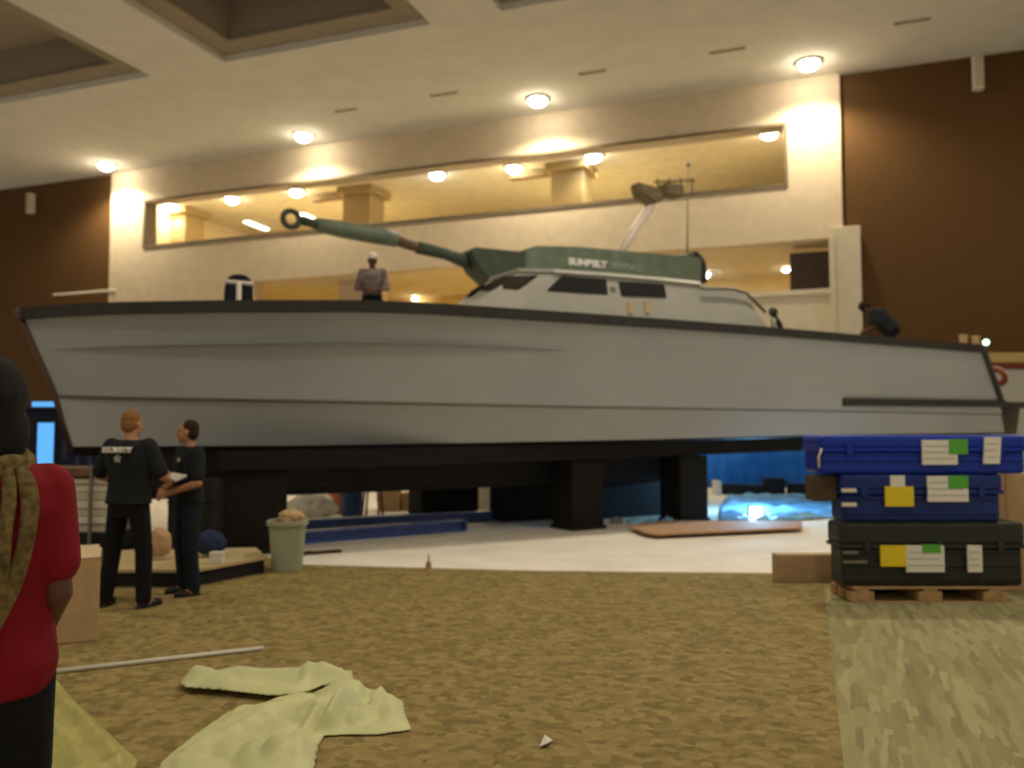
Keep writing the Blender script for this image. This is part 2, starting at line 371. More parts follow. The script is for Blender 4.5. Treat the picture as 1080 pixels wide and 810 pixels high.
for i, (px, py, e) in enumerate(((112, 173, 1200), (320, 142, 700), (567, 104, 1300), (853, 65, 1050))):
    p = on_z(px, py, CZ); u, n = w_from(p)
    lamp('ceiling_downlight', p, 0.30, M_lampm, e, LB[i], 'downlights along the far wall')
gz = oT + 0.35
LG = ['gallery lamp seen in the opening, second lamp from its left end', 'gallery lamp seen in the opening, left of the green ring', 'gallery lamp directly above the ring of the green arm', 'cool gallery lamp midway between the arm ring and the white strut', 'gallery lamp just left of the right-hand column', 'cool gallery lamp just right of the right-hand column', 'gallery lamp at the right end of the long opening']
for i, (px, py) in enumerate(((180, 216), (245, 209), (313, 201), (461, 183), (542, 176), (626, 164), (811, 139))):
    p = on_z(px, py, gz)
    lamp('gallery_downlight', p, 0.28, M_lampc if i in (3, 5) else M_lampm, 130, LG[i], 'lamps in the upper gallery')
for i, (px, py, px2, py2) in enumerate(((259, 233, 282, 242), (318, 225, 334, 233))):
    a = on_z(px, py, gz - 0.03); b = on_z(px2, py2, gz - 0.03); c = (a + b) / 2; d = (b - a)
    t = empty('fluorescent_light', c, math.atan2(d.y, d.x), label=['bright fluorescent strip in the gallery ceiling left of the green ring', 'bright fluorescent strip in the gallery ceiling right behind the green ring'][i], cat='strip light')
    L = d.length / 2
    bm = B(); box(bm, (-L, -0.16, 0), (L, 0.16, 0.03), 0.01); obj('housing', bm, M_pale, t)
    bm = B(); box(bm, (-L + .05, -0.13, -0.05), (L - .05, 0.13, 0.0), 0.02); obj('tube', bm, M_tubel, t)
area('gallery_light', wl((oL + oR) / 2 - 6, -4.5, oT + 0.2), 3, 210, (1, 0.80, 0.42))
area('gallery_light', wl((oL + oR) / 2 + 5, -4.5, oT + 0.2), 3, 230, (1, 0.86, 0.55))
u, z = w_at(158, 251, -1.0)
lamp('gallery_sconce', wl(u, -1.0, z), 0.12, M_lampm, 0, 'small lamp low in the left corner of the long opening', None, cat='lamp')
for i, (px, py, m, r, e) in enumerate(((743, 288, M_lampc, 0.20, 60), (829, 283, M_lampm, 0.12, 60), (438, 315, M_lampm, 0.12, 90))):
    p = on_z(px, py, zRec - 0.02)
    uu, nn = w_from(p)
    if nn < -5.7 : p = wl(uu, -5.6, zRec - 0.02); uu2, z2 = w_at(px, py, -5.6); p = wl(uu2, -5.6, z2 + 0.05)
    lamp('recess_lamp', p, r, m, e, ['bluish-white lamp at the aft end of the green boom', 'small bright lamp left of the dark square panel', 'small bright lamp under the overhang right of the man on deck'][i], None, cat='lamp')
area('recess_light', wl(uRec + 9, -3, zRec - 0.1), 0.5, 300, (1, 0.76, 0.30))
area('recess_light', wl(uRec - 1, -3, zRec - 0.1), 0.5, 160, (1, 0.76, 0.30))
area('recess_light', wl(uP0 - 3, -3, zRec - 0.1), 0.8, 130, (1, 0.90, 0.70))

# floor and carpets
bm = B(); box(bm, (-32, -6, -0.2), (34, 48, 0)); struct('floor', bm, M_floor)
cpA = [on_z(p[0], p[1]) for p in ((-40, 560), (232, 566), (300, 596), (560, 603), (868, 606), (893, 838), (893, 1400), (-1500, 1400), (-1500, 560))]
bm = B(); prism(bm, [Vector((p.x, p.y, 0.0)) for p in cpA], (0, 0, 0.012))
struct('floor_carpet', bm, carpet_mat('mottled_carpet', (0.175, 0.128, 0.050), (0.27, 0.20, 0.075), (0.36, 0.27, 0.108), (1.7, 1.9, 1), -WROT))
cpB = [on_z(p[0], p[1]) for p in ((868, 606), (1500, 640), (2600, 1400), (893, 1400), (893, 838))]
bm = B(); prism(bm, [Vector((p.x, p.y, 0.0)) for p in cpB], (0, 0, 0.010))
struct('floor_carpet_strip', bm, carpet_mat('striped_carpet', (0.24, 0.21, 0.105), (0.33, 0.295, 0.145), (0.41, 0.37, 0.20), (2.2, 0.30, 1), -WROT))

# ================================================================== BOAT
bd = Vector((math.cos(math.radians(31.5)), math.sin(math.radians(31.5)), 0)); bc = Vector((bd.y, -bd.x, 0))
PL = on_z(300, 582); PL = Vector((PL.x, PL.y, 0)); CL = PL - bc * 1.15
def bplane(px, py, t): return hit(px, py, CL + bc * t, bc)
B0 = bplane(20, 330, 0.0); BOW = Vector((B0.x, B0.y, 0)); BR = math.atan2(bd.y, bd.x)
def toL(p): q = Vector(p) - BOW; return Vector((q.dot(bd), -q.dot(bc), q.z))
def toW(l): return BOW + bd * l[0] - bc * l[1] + Vector((0, 0, l[2]))
def bl(px, py, t): return toL(bplane(px, py, t))
boat = empty('boat', BOW, BR, label='long grey motor boat with black gunwale and white cabin, raised on black blocks', cat='boat')
T_sheer = [(20, 327), (60, 323.5), (120, 320.5), (240, 318.5), (380, 318.5), (450, 321), (600, 331), (700, 338), (800, 345.5), (900, 354), (1035, 366)]
T_chine = [(60, 416), (120, 418), (360, 422), (600, 427), (850, 431), (1070, 436)]
T_bot = [(75, 471), (300, 470), (500, 467), (700, 463), (850, 459), (1070, 456)]
def lineend(px, py, t): return bl(px, py, t)[0]
NS = 44
def level(s0, s1, W, ex, tab, taper=0.42, stern=0.95):
    out = []
    for i in range(NS + 1):
        q = i / NS; tau = q ** 1.35
        s = s0 + (s1 - s0) * tau
        w_ = W * (1 - (1 - min(1, tau / taper)) ** ex) * (1 - (1 - stern) * max(0, (tau - .6) / .4))
        p = toW((s, -w_, 0)); z = z_at(p.x, p.y, tab)
        out.append((s, w_, z))
    return out
sh0 = 0.0; sh1 = lineend(1033, 366, 2.1)
ch0 = bl(60, 416, 0)[0]; ch1 = lineend(1060, 430, 2.0)
bt0 = bl(77, 471, 0)[0]; bt1 = lineend(1066, 456, 1.8)
print('BOAT', sh1, ch0, ch1, bt0, bt1)
LS = level(sh0, sh1, 2.25, 2.3, T_sheer); LC = level(ch0, ch1, 2.08, 2.0, T_chine, 0.46); LBt = level(bt0, bt1, 1.75, 1.8, T_bot, 0.5)
print('Z', LS[0], LS[20], LS[-1], LC[0], LC[-1], LBt[0], LBt[-1])
def lerpL(f, sag):
    return [tuple(a * (1 - f) + b * f for a, b in zip(x, y))[:1] + ((x[1] * (1 - f) + y[1] * f) - sag * math.sin(math.pi * f) * math.sin(math.pi * min(1, i / 34)),) + (x[2] * (1 - f) + y[2] * f,) for i, (x, y) in enumerate(zip(LS, LC))]
LMS = [lerpL(k / 6, 0.08) for k in range(1, 6)]
LM = LMS[2]
LC2 = [(s, max(0, w_ - 0.07), z - 0.025) for s, w_, z in LC]
LK = [(s, 0.0, z - 0.12) for s, w_, z in LBt]
def strip(bm, la, lb, sgn):
    a = [bm.verts.new((s, -sgn * w_, z)) for s, w_, z in la]; b = [bm.verts.new((s, -sgn * w_, z)) for s, w_, z in lb]
    for i in range(len(a) - 1):
        bm.faces.new((a[i], a[i + 1], b[i + 1], b[i]))
bm = B()
for sg in (1, -1):
    lv_ = [LS] + LMS + [LC, LC2, LBt]
    for la, lb in zip(lv_, lv_[1:]): strip(bm, la, lb, sg)
    IN = [(s, max(0, w_ - 0.09), z) for s, w_, z in LS]; IN2 = [(s + 0.45 * (1 - i / NS), max(0, w_ - 0.14 - 0.15 * (1 - i / NS)), z - 0.55) for i, (s, w_, z) in enumerate(LS)]
    strip(bm, LS, IN, sg); strip(bm, IN, IN2, sg)
# transom
prof = [L[-1] for L in lv_ + [LK]]
bm.faces.new([bm.verts.new((s, -w_, z)) for s, w_, z in prof] + [bm.verts.new((s, w_, z)) for s, w_, z in prof[-2::-1]])
bmesh.ops.remove_doubles(bm, verts=bm.verts, dist=0.0008)
hull = obj('hull', bm, M_hull, boat, False)
for p in hull.data.polygons: p.use_smooth = True
hull.data.set_sharp_from_angle(angle=math.radians(22)) if hasattr(hull.data, 'set_sharp_from_angle') else None
bm = B()
for sg in (1, -1): strip(bm, LBt, LK, sg)
bmesh.ops.remove_doubles(bm, verts=bm.verts, dist=0.0008)
obj('bottom', bm, M_black, boat, True)
# deck
bm = B(); a = [bm.verts.new((s, -max(0.01, w_ - 0.16), z - 0.54)) for s, w_, z in LS[2:]]; b = [bm.verts.new((s, max(0.01, w_ - 0.16), z - 0.54)) for s, w_, z in LS[2:]]
for i in range(NS - 2): bm.faces.new((a[i], a[i + 1], b[i + 1], b[i]))
obj('deck', bm, M_deck, boat)
# gunwale band
def band(la, out, up, dn, inn, name, m, both=True, sub=None):
    bm = B()
    for sg in ((1, -1) if both else (1,)):
        R = []
        for s, w_, z in (la if sub is None else la[sub[0]:sub[1]]):
            R.append([bm.verts.new((s, -sg * (w_ + o), z + dz)) for o, dz in ((out, up), (out, -dn), (-inn, -dn), (-inn, up))])
        for x, y in zip(R, R[1:]):
            for k in range(4): bm.faces.new((x[k], x[(k + 1) % 4], y[(k + 1) % 4], y[k]))
        bm.faces.new(R[0][::-1]); bm.faces.new(R[-1])
    return obj(name, bm, m, boat)
band(LS, 0.05, 0.02, 0.13, 0.12, 'gunwale', M_trimk)
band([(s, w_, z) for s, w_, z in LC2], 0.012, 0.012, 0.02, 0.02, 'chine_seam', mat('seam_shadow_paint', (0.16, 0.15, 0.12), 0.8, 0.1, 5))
bm = B(); tube(bm, [(LS[0][0] - 0.03, 0, LS[0][2] + 0.02), (LC[0][0] - 0.03, 0, LC[0][2]), (LBt[0][0] - 0.03, 0, LBt[0][2] - 0.05)], 0.04); obj('stem_band', bm, mat('stem_brown', (0.10, 0.06, 0.035), 0.7, 0.1, 6), boat, True)
# transom trim and rub strake, swim platform
for sg in (1, -1):
    bm = B(); tube(bm, [(LS[-1][0] + .02, -sg * (LS[-1][1]), LS[-1][2]), (LM[-1][0] + .03, -sg * LM[-1][1], LM[-1][2]), (LC[-1][0] + .03, -sg * LC[-1][1], LC[-1][2] + .0)], 0.085, 8)
    obj('transom_trim', bm, M_trimk, boat, True)
zst = bl(1000, 425, 2.1)[2]; s890 = bl(890, 425, 2.1)[0]
def wat(s, L):
    for x, y in zip(L, L[1:]):
        if x[0] <= s <= y[0]: return x[1] + (y[1] - x[1]) * (s - x[0]) / (y[0] - x[0])
    return L[-1][1]
for sg in (1, -1):
    bm = B(); R = []
    for k in range(13):
        s = s890 + (ch1 - 0.05 - s890) * k / 12; w_ = wat(s, LC) + 0.03
        p = toW((s, -w_, 0)); z = z_at(p.x, p.y, [(890, 424), (1080, 426)])
        R.append([bm.verts.new((s, -sg * (w_ + o), z + dz)) for o, dz in ((0.05, 0.075), (0.05, -0.075), (-0.1, -0.075), (-0.1, 0.075))])
    for x, y in zip(R, R[1:]):
        for k in range(4): bm.faces.new((x[k], x[(k + 1) % 4], y[(k + 1) % 4], y[k]))
    bm.faces.new(R[0][::-1]); bm.faces.new(R[-1])
    zpl = R[-1][0].co.z - 0.02
    obj('rub_strake', bm, M_trimk, boat)
bm = B(); box(bm, (ch1 - 0.25, -1.98, zpl - 0.13), (ch1 + 1.5, 1.98, zpl), 0.03); obj('swim_platform', bm, M_trimk, boat)
bm = B(); prism(bm, [(bt1 - .2, -1.5, zpl - .13), (bt1 + 1.0, -1.5, zpl - .13), (bt1 + 0.8, -1.5, zpl - .75), (bt1 - .2, -1.5, zpl - .75)], (0, 3.0, 0)); obj('platform_bracket', bm, mat('stern_grey_green', (0.085, 0.085, 0.055), 0.7, 0.2, 5), boat)
# black bottom
sK0 = bl(235, 500, 0.6)[0]; sK1 = bl(742, 500, 0.6)[0]; zK = bl(420, 518, 0.38)[2]
print('keel', zK)
bm = B(); secs = []
for q in [i / 16 for i in range(17)]:
    s = sK0 - 1.2 + (sK1 - sK0 + 1.2) * q; w_ = 0.45 * min(1, (q * 5) ** 0.6 + 0.02)
    zt = itp([(a_, c_) for a_, b_, c_ in LBt], s)
    secs.append([bm.verts.new((s, sg_ * ww, zz)) for sg_, ww, zz in ((-1, w_ + .05, zt - 0.02), (-1, w_, zK + .12), (-1, w_ * .8, zK), (1, w_ * .8, zK), (1, w_, zK + .12), (1, w_ + .05, zt - .02))])
for x, y in zip(secs, secs[1:]):
    for k in range(6): bm.faces.new((x[k], x[(k + 1) % 6], y[(k + 1) % 6], y[k]))
bm.faces.new(secs[0][::-1]); bm.faces.new(secs[-1])
obj('keel', bm, M_black, boat)

# cabin
T0, T1, T2 = 0.54, 1.38, 1.22
def low(top, base, k=0.45):           # extrapolate the wall line down to the deck
    return base + (base - top) * k
tA = bl(548, 287, 0.50); tB = bl(585, 288, T2); bA = bl(500, 321, T0); bB = bl(552, 322, T1)
tops = [bl(px, py, T2) for px, py in ((640, 291.5), (700, 296.5), (738, 300.5), (782, 307))]
bots = [bl(px, py, T1) for px, py in ((628, 330), (692, 336), (733, 340), (806, 340))]
near_top = [tA, tB] + tops; near_bot = [bA, bB] + bots
near_low = [low(a, b, 0.9) for a, b in zip(near_top, near_bot)]
mir = lambda v: Vector((v.x, -v.y, v.z))
bm = B()
def q4(*p): bm.faces.new([bm.verts.new(x) for x in p])
for i in range(len(near_top) - 1):
    for f in ((lambda v: v), mir):
        q4(f(near_top[i]), f(near_top[i + 1]), f(near_bot[i + 1]), f(near_bot[i])); q4(f(near_bot[i]), f(near_bot[i + 1]), f(near_low[i + 1]), f(near_low[i]))
    q4(near_top[i], near_top[i + 1], mir(near_top[i + 1]), mir(near_top[i]))
for L in ((near_top[0], near_bot[0]), (near_bot[0], near_low[0]), (near_top[-1], near_bot[-1]), (near_bot[-1], near_low[-1])): q4(L[0], L[1], mir(L[1]), mir(L[0]))
bmesh.ops.remove_doubles(bm, verts=bm.verts, dist=0.001)
cabin = obj('cabin', bm, M_cabin, boat)
# roof lip
bm = B(); rf = near_top[:5]
lip = [v + Vector((-.03 if i < 2 else 0, -.05, 0.0)) for i, v in enumerate(rf)]
up = [v + Vector((0.02, 0.07, 0.07)) for v in lip]
for i in range(len(rf) - 1):
    q4(lip[i], lip[i + 1], up[i + 1], up[i]); q4(mir(lip[i]), mir(lip[i + 1]), mir(up[i + 1]), mir(up[i])); q4(up[i], up[i + 1], mir(up[i + 1]), mir(up[i])); q4(lip[i], lip[i + 1], mir(lip[i + 1]), mir(lip[i]))
q4(lip[0], up[0], mir(up[0]), mir(lip[0])); q4(lip[-1], up[-1], mir(up[-1]), mir(lip[-1]))
bmesh.ops.remove_doubles(bm, verts=bm.verts, dist=0.001)
obj('cabin_roof', bm, M_cabin, boat)
def cab_decal(name, corners, P, off, th, m, parent, frame=None, both=True):
    A, Bv, C = [toW(v) for v in P]; n = (Bv - A).cross(C - A).normalized()
    if n.dot(CAM - A) < 0: n = -n
    pts = [toL(hit(x, y, A, n)) for x, y in corners]; nl = toL(BOW + n); nl = Vector((nl.x, nl.y, nl.z))
    out = []
    for f in ([lambda v: v, mir] if both else [lambda v: v]):
        bm = B(); prism(bm, [f(p + nl * off) for p in pts], f(nl * th)); o = obj(name, bm, m, parent); out.append(o)
        if frame:
            c = sum(pts, Vector()) / len(pts)
            bm = B(); prism(bm, [f(c + (p - c) * frame + nl * (off - .004)) for p in pts], f(nl * th * .6)); obj('window_frame', bm, M_trimk, o)
    return out
cab_decal('window', [(503, 306.5), (531, 292.5), (566, 291.5), (546, 306)], (tA, tB, bB), 0.004, 0.02, M_glass, boat, 1.06)
cab_decal('window', [(577, 307), (593, 291.5), (638, 295), (639.5, 310.5)], (tB, tops[1], bots[1]), 0.004, 0.02, M_glass, boat, 1.05)
cab_decal('window', [(653, 297.5), (699, 300), (701.5, 313.5), (656, 312)], (tB, tops[1], bots[1]), 0.004, 0.02, M_glass, boat, 1.05)
for x in (664, 682):
    cab_decal('side_step', [(x - 3, 318), (x + 2, 318), (x + 3, 331), (x - 2, 331)], (tB, tops[1], bots[1]), 0.004, 0.02, M_carton, boat)
cab_decal('vent_plate', [(643, 303), (649, 303), (649, 308), (644, 308)], (tB, tops[1], bots[1]), 0.004, 0.01, M_steel, boat)
# coaming line aft of cabin
bm = B(); P = [toL(hit(x, y, toW(tB), bc)) + Vector((0, -0.12, 0)) for x, y in ((735, 305), (768, 306), (782, 310), (802, 330))]
tube(bm, P, 0.03); obj('grab_rail', bm, M_steel, boat, True)
# stern light
p = bl(1040, 361, 1.0); bm = B(); cone(bm, (p.x, p.y, p.z - .5), (p.x, p.y, p.z - .05), 0.02, 0.02, 8); pole = obj('stern_light_post', bm, M_steel, boat)
bm = B(); ell(bm, p, (0.07, 0.07, 0.07)); obj('stern_light', bm, mat('green_lens', (.6, 1, .7), .3, 0, 5, emit=(0.6, 1.0, 0.65), strength=4), pole, True)

# supports
def bbox(bm, s0, s1, t0, t1, z0, z1, bev=0.0): return box(bm, (s0, min(-t0, -t1), z0), (s1, max(-t0, -t1), z1), bev)
zb_tab = [(a_, c_) for a_, b_, c_ in LBt]
def zbot(s_, t=1.3): return itp(zb_tab, s_) - 0.12 * (1 - min(1, abs(t) / 1.75)) - 0.02
BH = 0.26
def block(px0, px1, tn, depth, ztop, label, m=M_brownk, name='support_block', group='black blocks holding up the boat'):
    """near long face at lateral tn, between two picture columns"""
    s0 = bl(px0, 540, tn)[0]; s1 = bl(px1, 540, tn)[0]
    t = empty(name, toW(((s0 + s1) / 2, -(tn - depth / 2), 0)), BR, label=label, cat='support block', group=group)
    h = ztop if ztop else min(zbot(s0), zbot(s1)) - BH - 0.012; L = (s1 - s0) / 2
    bm = B(); box(bm, (-L, -depth / 2, 0.0), (L, depth / 2, h), 0.015); obj('post', bm, m, t)
    bm = B(); box(bm, (-L - .03, -depth / 2 - .03, 0.0), (L + .03, depth / 2 + .03, 0.06), 0.01); obj('foot_plate', bm, M_black, t)
    return t
block(236, 303, 1.2, 0.66, None, 'wide black support block behind the pale waste bin')
block(604, 637, 1.2, 0.6, None, 'black support block under the middle of the boat')
block(718, 747, 1.2, 0.55, None, 'black support block left of the blue backdrop')
block(445, 505, -1.6, 0.6, 1.0, 'far black support block left of the small bright gap', M_black)
block(531, 600, -0.6, 0.5, 1.0, 'far black support block right of the small bright gap', M_black)
block(632, 726, -0.1, 0.8, zK - .03, 'low far black block between the two near supports', M_black)
s0 = bl(232, 480, 1.3)[0]; s1 = bl(868, 480, 1.3)[0]
for tn, nm in ((1.3, 'dark timber bearer along the near side beneath the boat'), (-1.0, 'dark timber bearer along the far side beneath the boat')):
    bm = B(); R = []
    for q in range(17):
        x = s0 + (s1 - s0) * q / 16; zt = zbot(x, tn)
        R.append([bm.verts.new((x - s0, y, z - .0)) for y, z in ((-.02, zt), (.3, zt - .02), (.3, zt - BH), (-.02, zt - BH))])
    for x, y in zip(R, R[1:]):
        for k in range(4): bm.faces.new((x[k], x[(k + 1) % 4], y[(k + 1) % 4], y[k]))
    bm.faces.new(R[0][::-1]); bm.faces.new(R[-1])
    o = obj('bearer_beam', bm, M_brownk, label=nm, cat='beam', group='bearers under the boat'); o.location = toW((s0, -tn, 0)); o.rotation_euler = (0, 0, BR)

# ================================================================== BOOM LIFT behind the boat
TB = -3.2
lp = bl(660, 300, TB); LIFT = toW((lp.x, -TB, 0))
lift = empty('boom_lift', LIFT, BR, label='green boom lift with ring-ended arm and slanted pale strut, behind the cabin', cat='boom lift')
def lv(px, py, t=TB):
    v = bl(px, py, t); return Vector((v.x - lp.x, v.y + TB * 1.0, v.z))
def lprism(name, pts, th, m, parent=lift, bev=0.03):
    bm = B(); P = [lv(x, y) + Vector((0, -th / 2, 0)) for x, y in pts]; prism(bm, P, (0, th, 0))
    if bev: bmesh.ops.bevel(bm, geom=list(bm.edges), offset=bev, segments=2, affect='EDGES')
    return obj(name, bm, m, parent)
mb = lprism('main_boom', [(545, 266), (557, 262), (600, 263), (730, 274), (730, 300), (545, 300)], 0.7, M_green)
lprism('boom_knuckle', [(489, 268), (494, 263), (545, 268), (552, 300), (512, 300), (497, 286)], 0.6, M_dgreen)
lprism('end_cabinet', [(722, 271), (726, 266), (731, 272), (737, 280), (738, 300), (724, 300)], 0.6, M_trimk)
bm = B(); tube(bm, [lv(334, 237), lv(360, 242), lv(400, 249), lv(418, 253)], [0.13, 0.165, 0.175, 0.15], 14); oa = obj('outer_boom', bm, M_green, lift, True)
bm = B(); tube(bm, [lv(414, 252), lv(430, 258), lv(446, 262)], 0.105, 14); obj('sliding_section', bm, mat('worn_brown_steel', (0.14, 0.09, 0.05), 0.6, 0.2, 6), lift, True)
bm = B(); tube(bm, [lv(440, 261), lv(470, 268), lv(500, 279)], [0.13, 0.12, 0.16], 14); obj('inner_boom', bm, M_dgreen, lift, True)
bm = B(); tube(bm, [lv(318, 232), lv(328, 235), lv(340, 238)], [0.10, 0.09, 0.12], 12); obj('ring_neck', bm, M_dgreen, lift, True)
bm = B(); c = lv(307, 231); n = 28; R = []
for i in range(n):
    a = 2 * math.pi * i / n; e = Vector((math.cos(a), 0, math.sin(a)))
    R.append([bm.verts.new(c + e * 0.155 + (e * math.cos(b_) * 0.055 + Vector((0, 1, 0)) * math.sin(b_) * 0.06)) for b_ in [2 * math.pi * k / 10 for k in range(10)]])
for i in range(n):
    for k in range(10): bm.faces.new((R[i][k], R[(i + 1) % n][k], R[(i + 1) % n][(k + 1) % 10], R[i][(k + 1) % 10]))
obj('end_ring', bm, M_dgreen, lift, True)
# strut and head
bm = B(); tube(bm, [lv(654, 268), lv(670, 241), lv(687, 217)], [0.085, 0.10, 0.11], 12); obj('strut', bm, mat('pale_pink_metal', (.85, .72, .62), .5, .05, 8), lift, True)
bm = B(); prism(bm, [lv(x, y) + Vector((0, -.2, 0)) for x, y in ((668, 193), (692, 200), (696, 212), (686, 217), (671, 207))], (0, .4, 0)); bmesh.ops.bevel(bm, geom=list(bm.edges), offset=.06, segments=2, affect='EDGES'); MO = mat('olive_brown_steel', (.20, .155, .085), .7, .2, 8); obj('head_bracket', bm, MO, lift)
bk = B()
for y in (192, 206): tube(bk, [lv(690, y), lv(732, y - 2)], 0.03, 8)
for x in (694, 706, 718, 730): tube(bk, [lv(x, 207), lv(x, 188)], 0.025, 8)
box(bk, lv(700, 206) + Vector((-.02, -.2, -.0)), lv(716, 197) + Vector((0, .2, 0)), 0.03)
basket = obj('work_basket', bk, MO, lift)
bm = B(); tube(bm, [lv(725, 272), lv(725, 230), lv(726, 168)], [0.022, 0.018, 0.014], 8); ell(bm, lv(726, 174), (0.05, 0.05, 0.07)); obj('antenna', bm, M_steel, lift, True)
# lettering on boom
def let(body, x0, x1, ya, yb, m, name, bold):
    a, b = lv(x0, ya), lv(x1, yb); mid = (a + b) / 2; ang = math.atan2(b.z - a.z, b.x - a.x)
    L = (b - a).length
    M = Matrix.Translation(mid + Vector((0, -0.36, 0))) @ Matrix.Rotation(-ang, 4, 'Y') @ Matrix.Rotation(math.pi / 2, 4, 'X')
    return text(name, body, 0.20, m, M, mb, 0.006, L / (0.20 * 0.62 * len(body)), bold)
let('SUNBELT', 589, 631, 278.5, 282.5, M_letter, 'bold_lettering', 0.012)
let('RENTALS', 634, 666, 283, 286, M_letter2, 'grey_lettering', 0.004)
zm = lv(660, 300).z
bm = B(); box(bm, (-0.5, -0.45, 0.95), (0.6, 0.45, zm + 0.15), 0.05); obj('mast', bm, M_dgreen, lift)
bm = B(); box(bm, (-1.3, -0.55, 0.42), (1.3, 0.55, 0.98), 0.06); obj('chassis', bm, M_green, lift)
for x in (-0.95, 0.95):
    for y in (-0.62, 0.62):
        bm = B(); cone(bm, (x, y - .14, 0.42), (x, y + .14, 0.42), 0.42, 0.42, 24); wh = obj('wheel', bm, M_trimk, lift)
        bm = B(); cone(bm, (x, y - .15, 0.42), (x, y + .15, 0.42), 0.16, 0.16, 16); obj('hub', bm, M_pale, wh)

# ================================================================== PEOPLE
def hand(bm, w_, d, n, side, curl=0.5, k=1.0):
    d = Vector(d).normalized(); n = Vector(n); n = (n - d * n.dot(d)).normalized(); s = d.cross(n) * side
    R = Matrix((s, d, n)).transposed()
    w_ = Vector(w_)
    ell(bm, w_ + d * 0.048 * k, (0.042 * k, 0.052 * k, 0.017 * k), R)
    for i, L in enumerate((0.066, 0.076, 0.070, 0.054)):
        p = w_ + d * (0.088 if i in (1, 2) else 0.082) * k + s * (0.031 - 0.021 * i) * k; a = 0.15
        for j in range(3):
            a += curl * (0.55 if j == 0 else 0.75); q = p + (d * math.cos(a) + n * math.sin(a)) * L * k * (0.45, 0.32, 0.26)[j]
            cap(bm, p, q, (0.0098 - 0.0008 * j) * k, (0.0092 - 0.0010 * j) * k); p = q
    p = w_ + d * 0.022 * k + s * 0.030 * k
    for j, L in enumerate((0.045, 0.034, 0.026)):
        e = (d * (0.55 + 0.15 * j) + s * (0.75 - 0.30 * j) + n * (0.30 + 0.25 * j * curl)).normalized(); q = p + e * L * k
        cap(bm, p, q, 0.0125 * k - j * 0.001, 0.0110 * k - j * 0.001); p = q

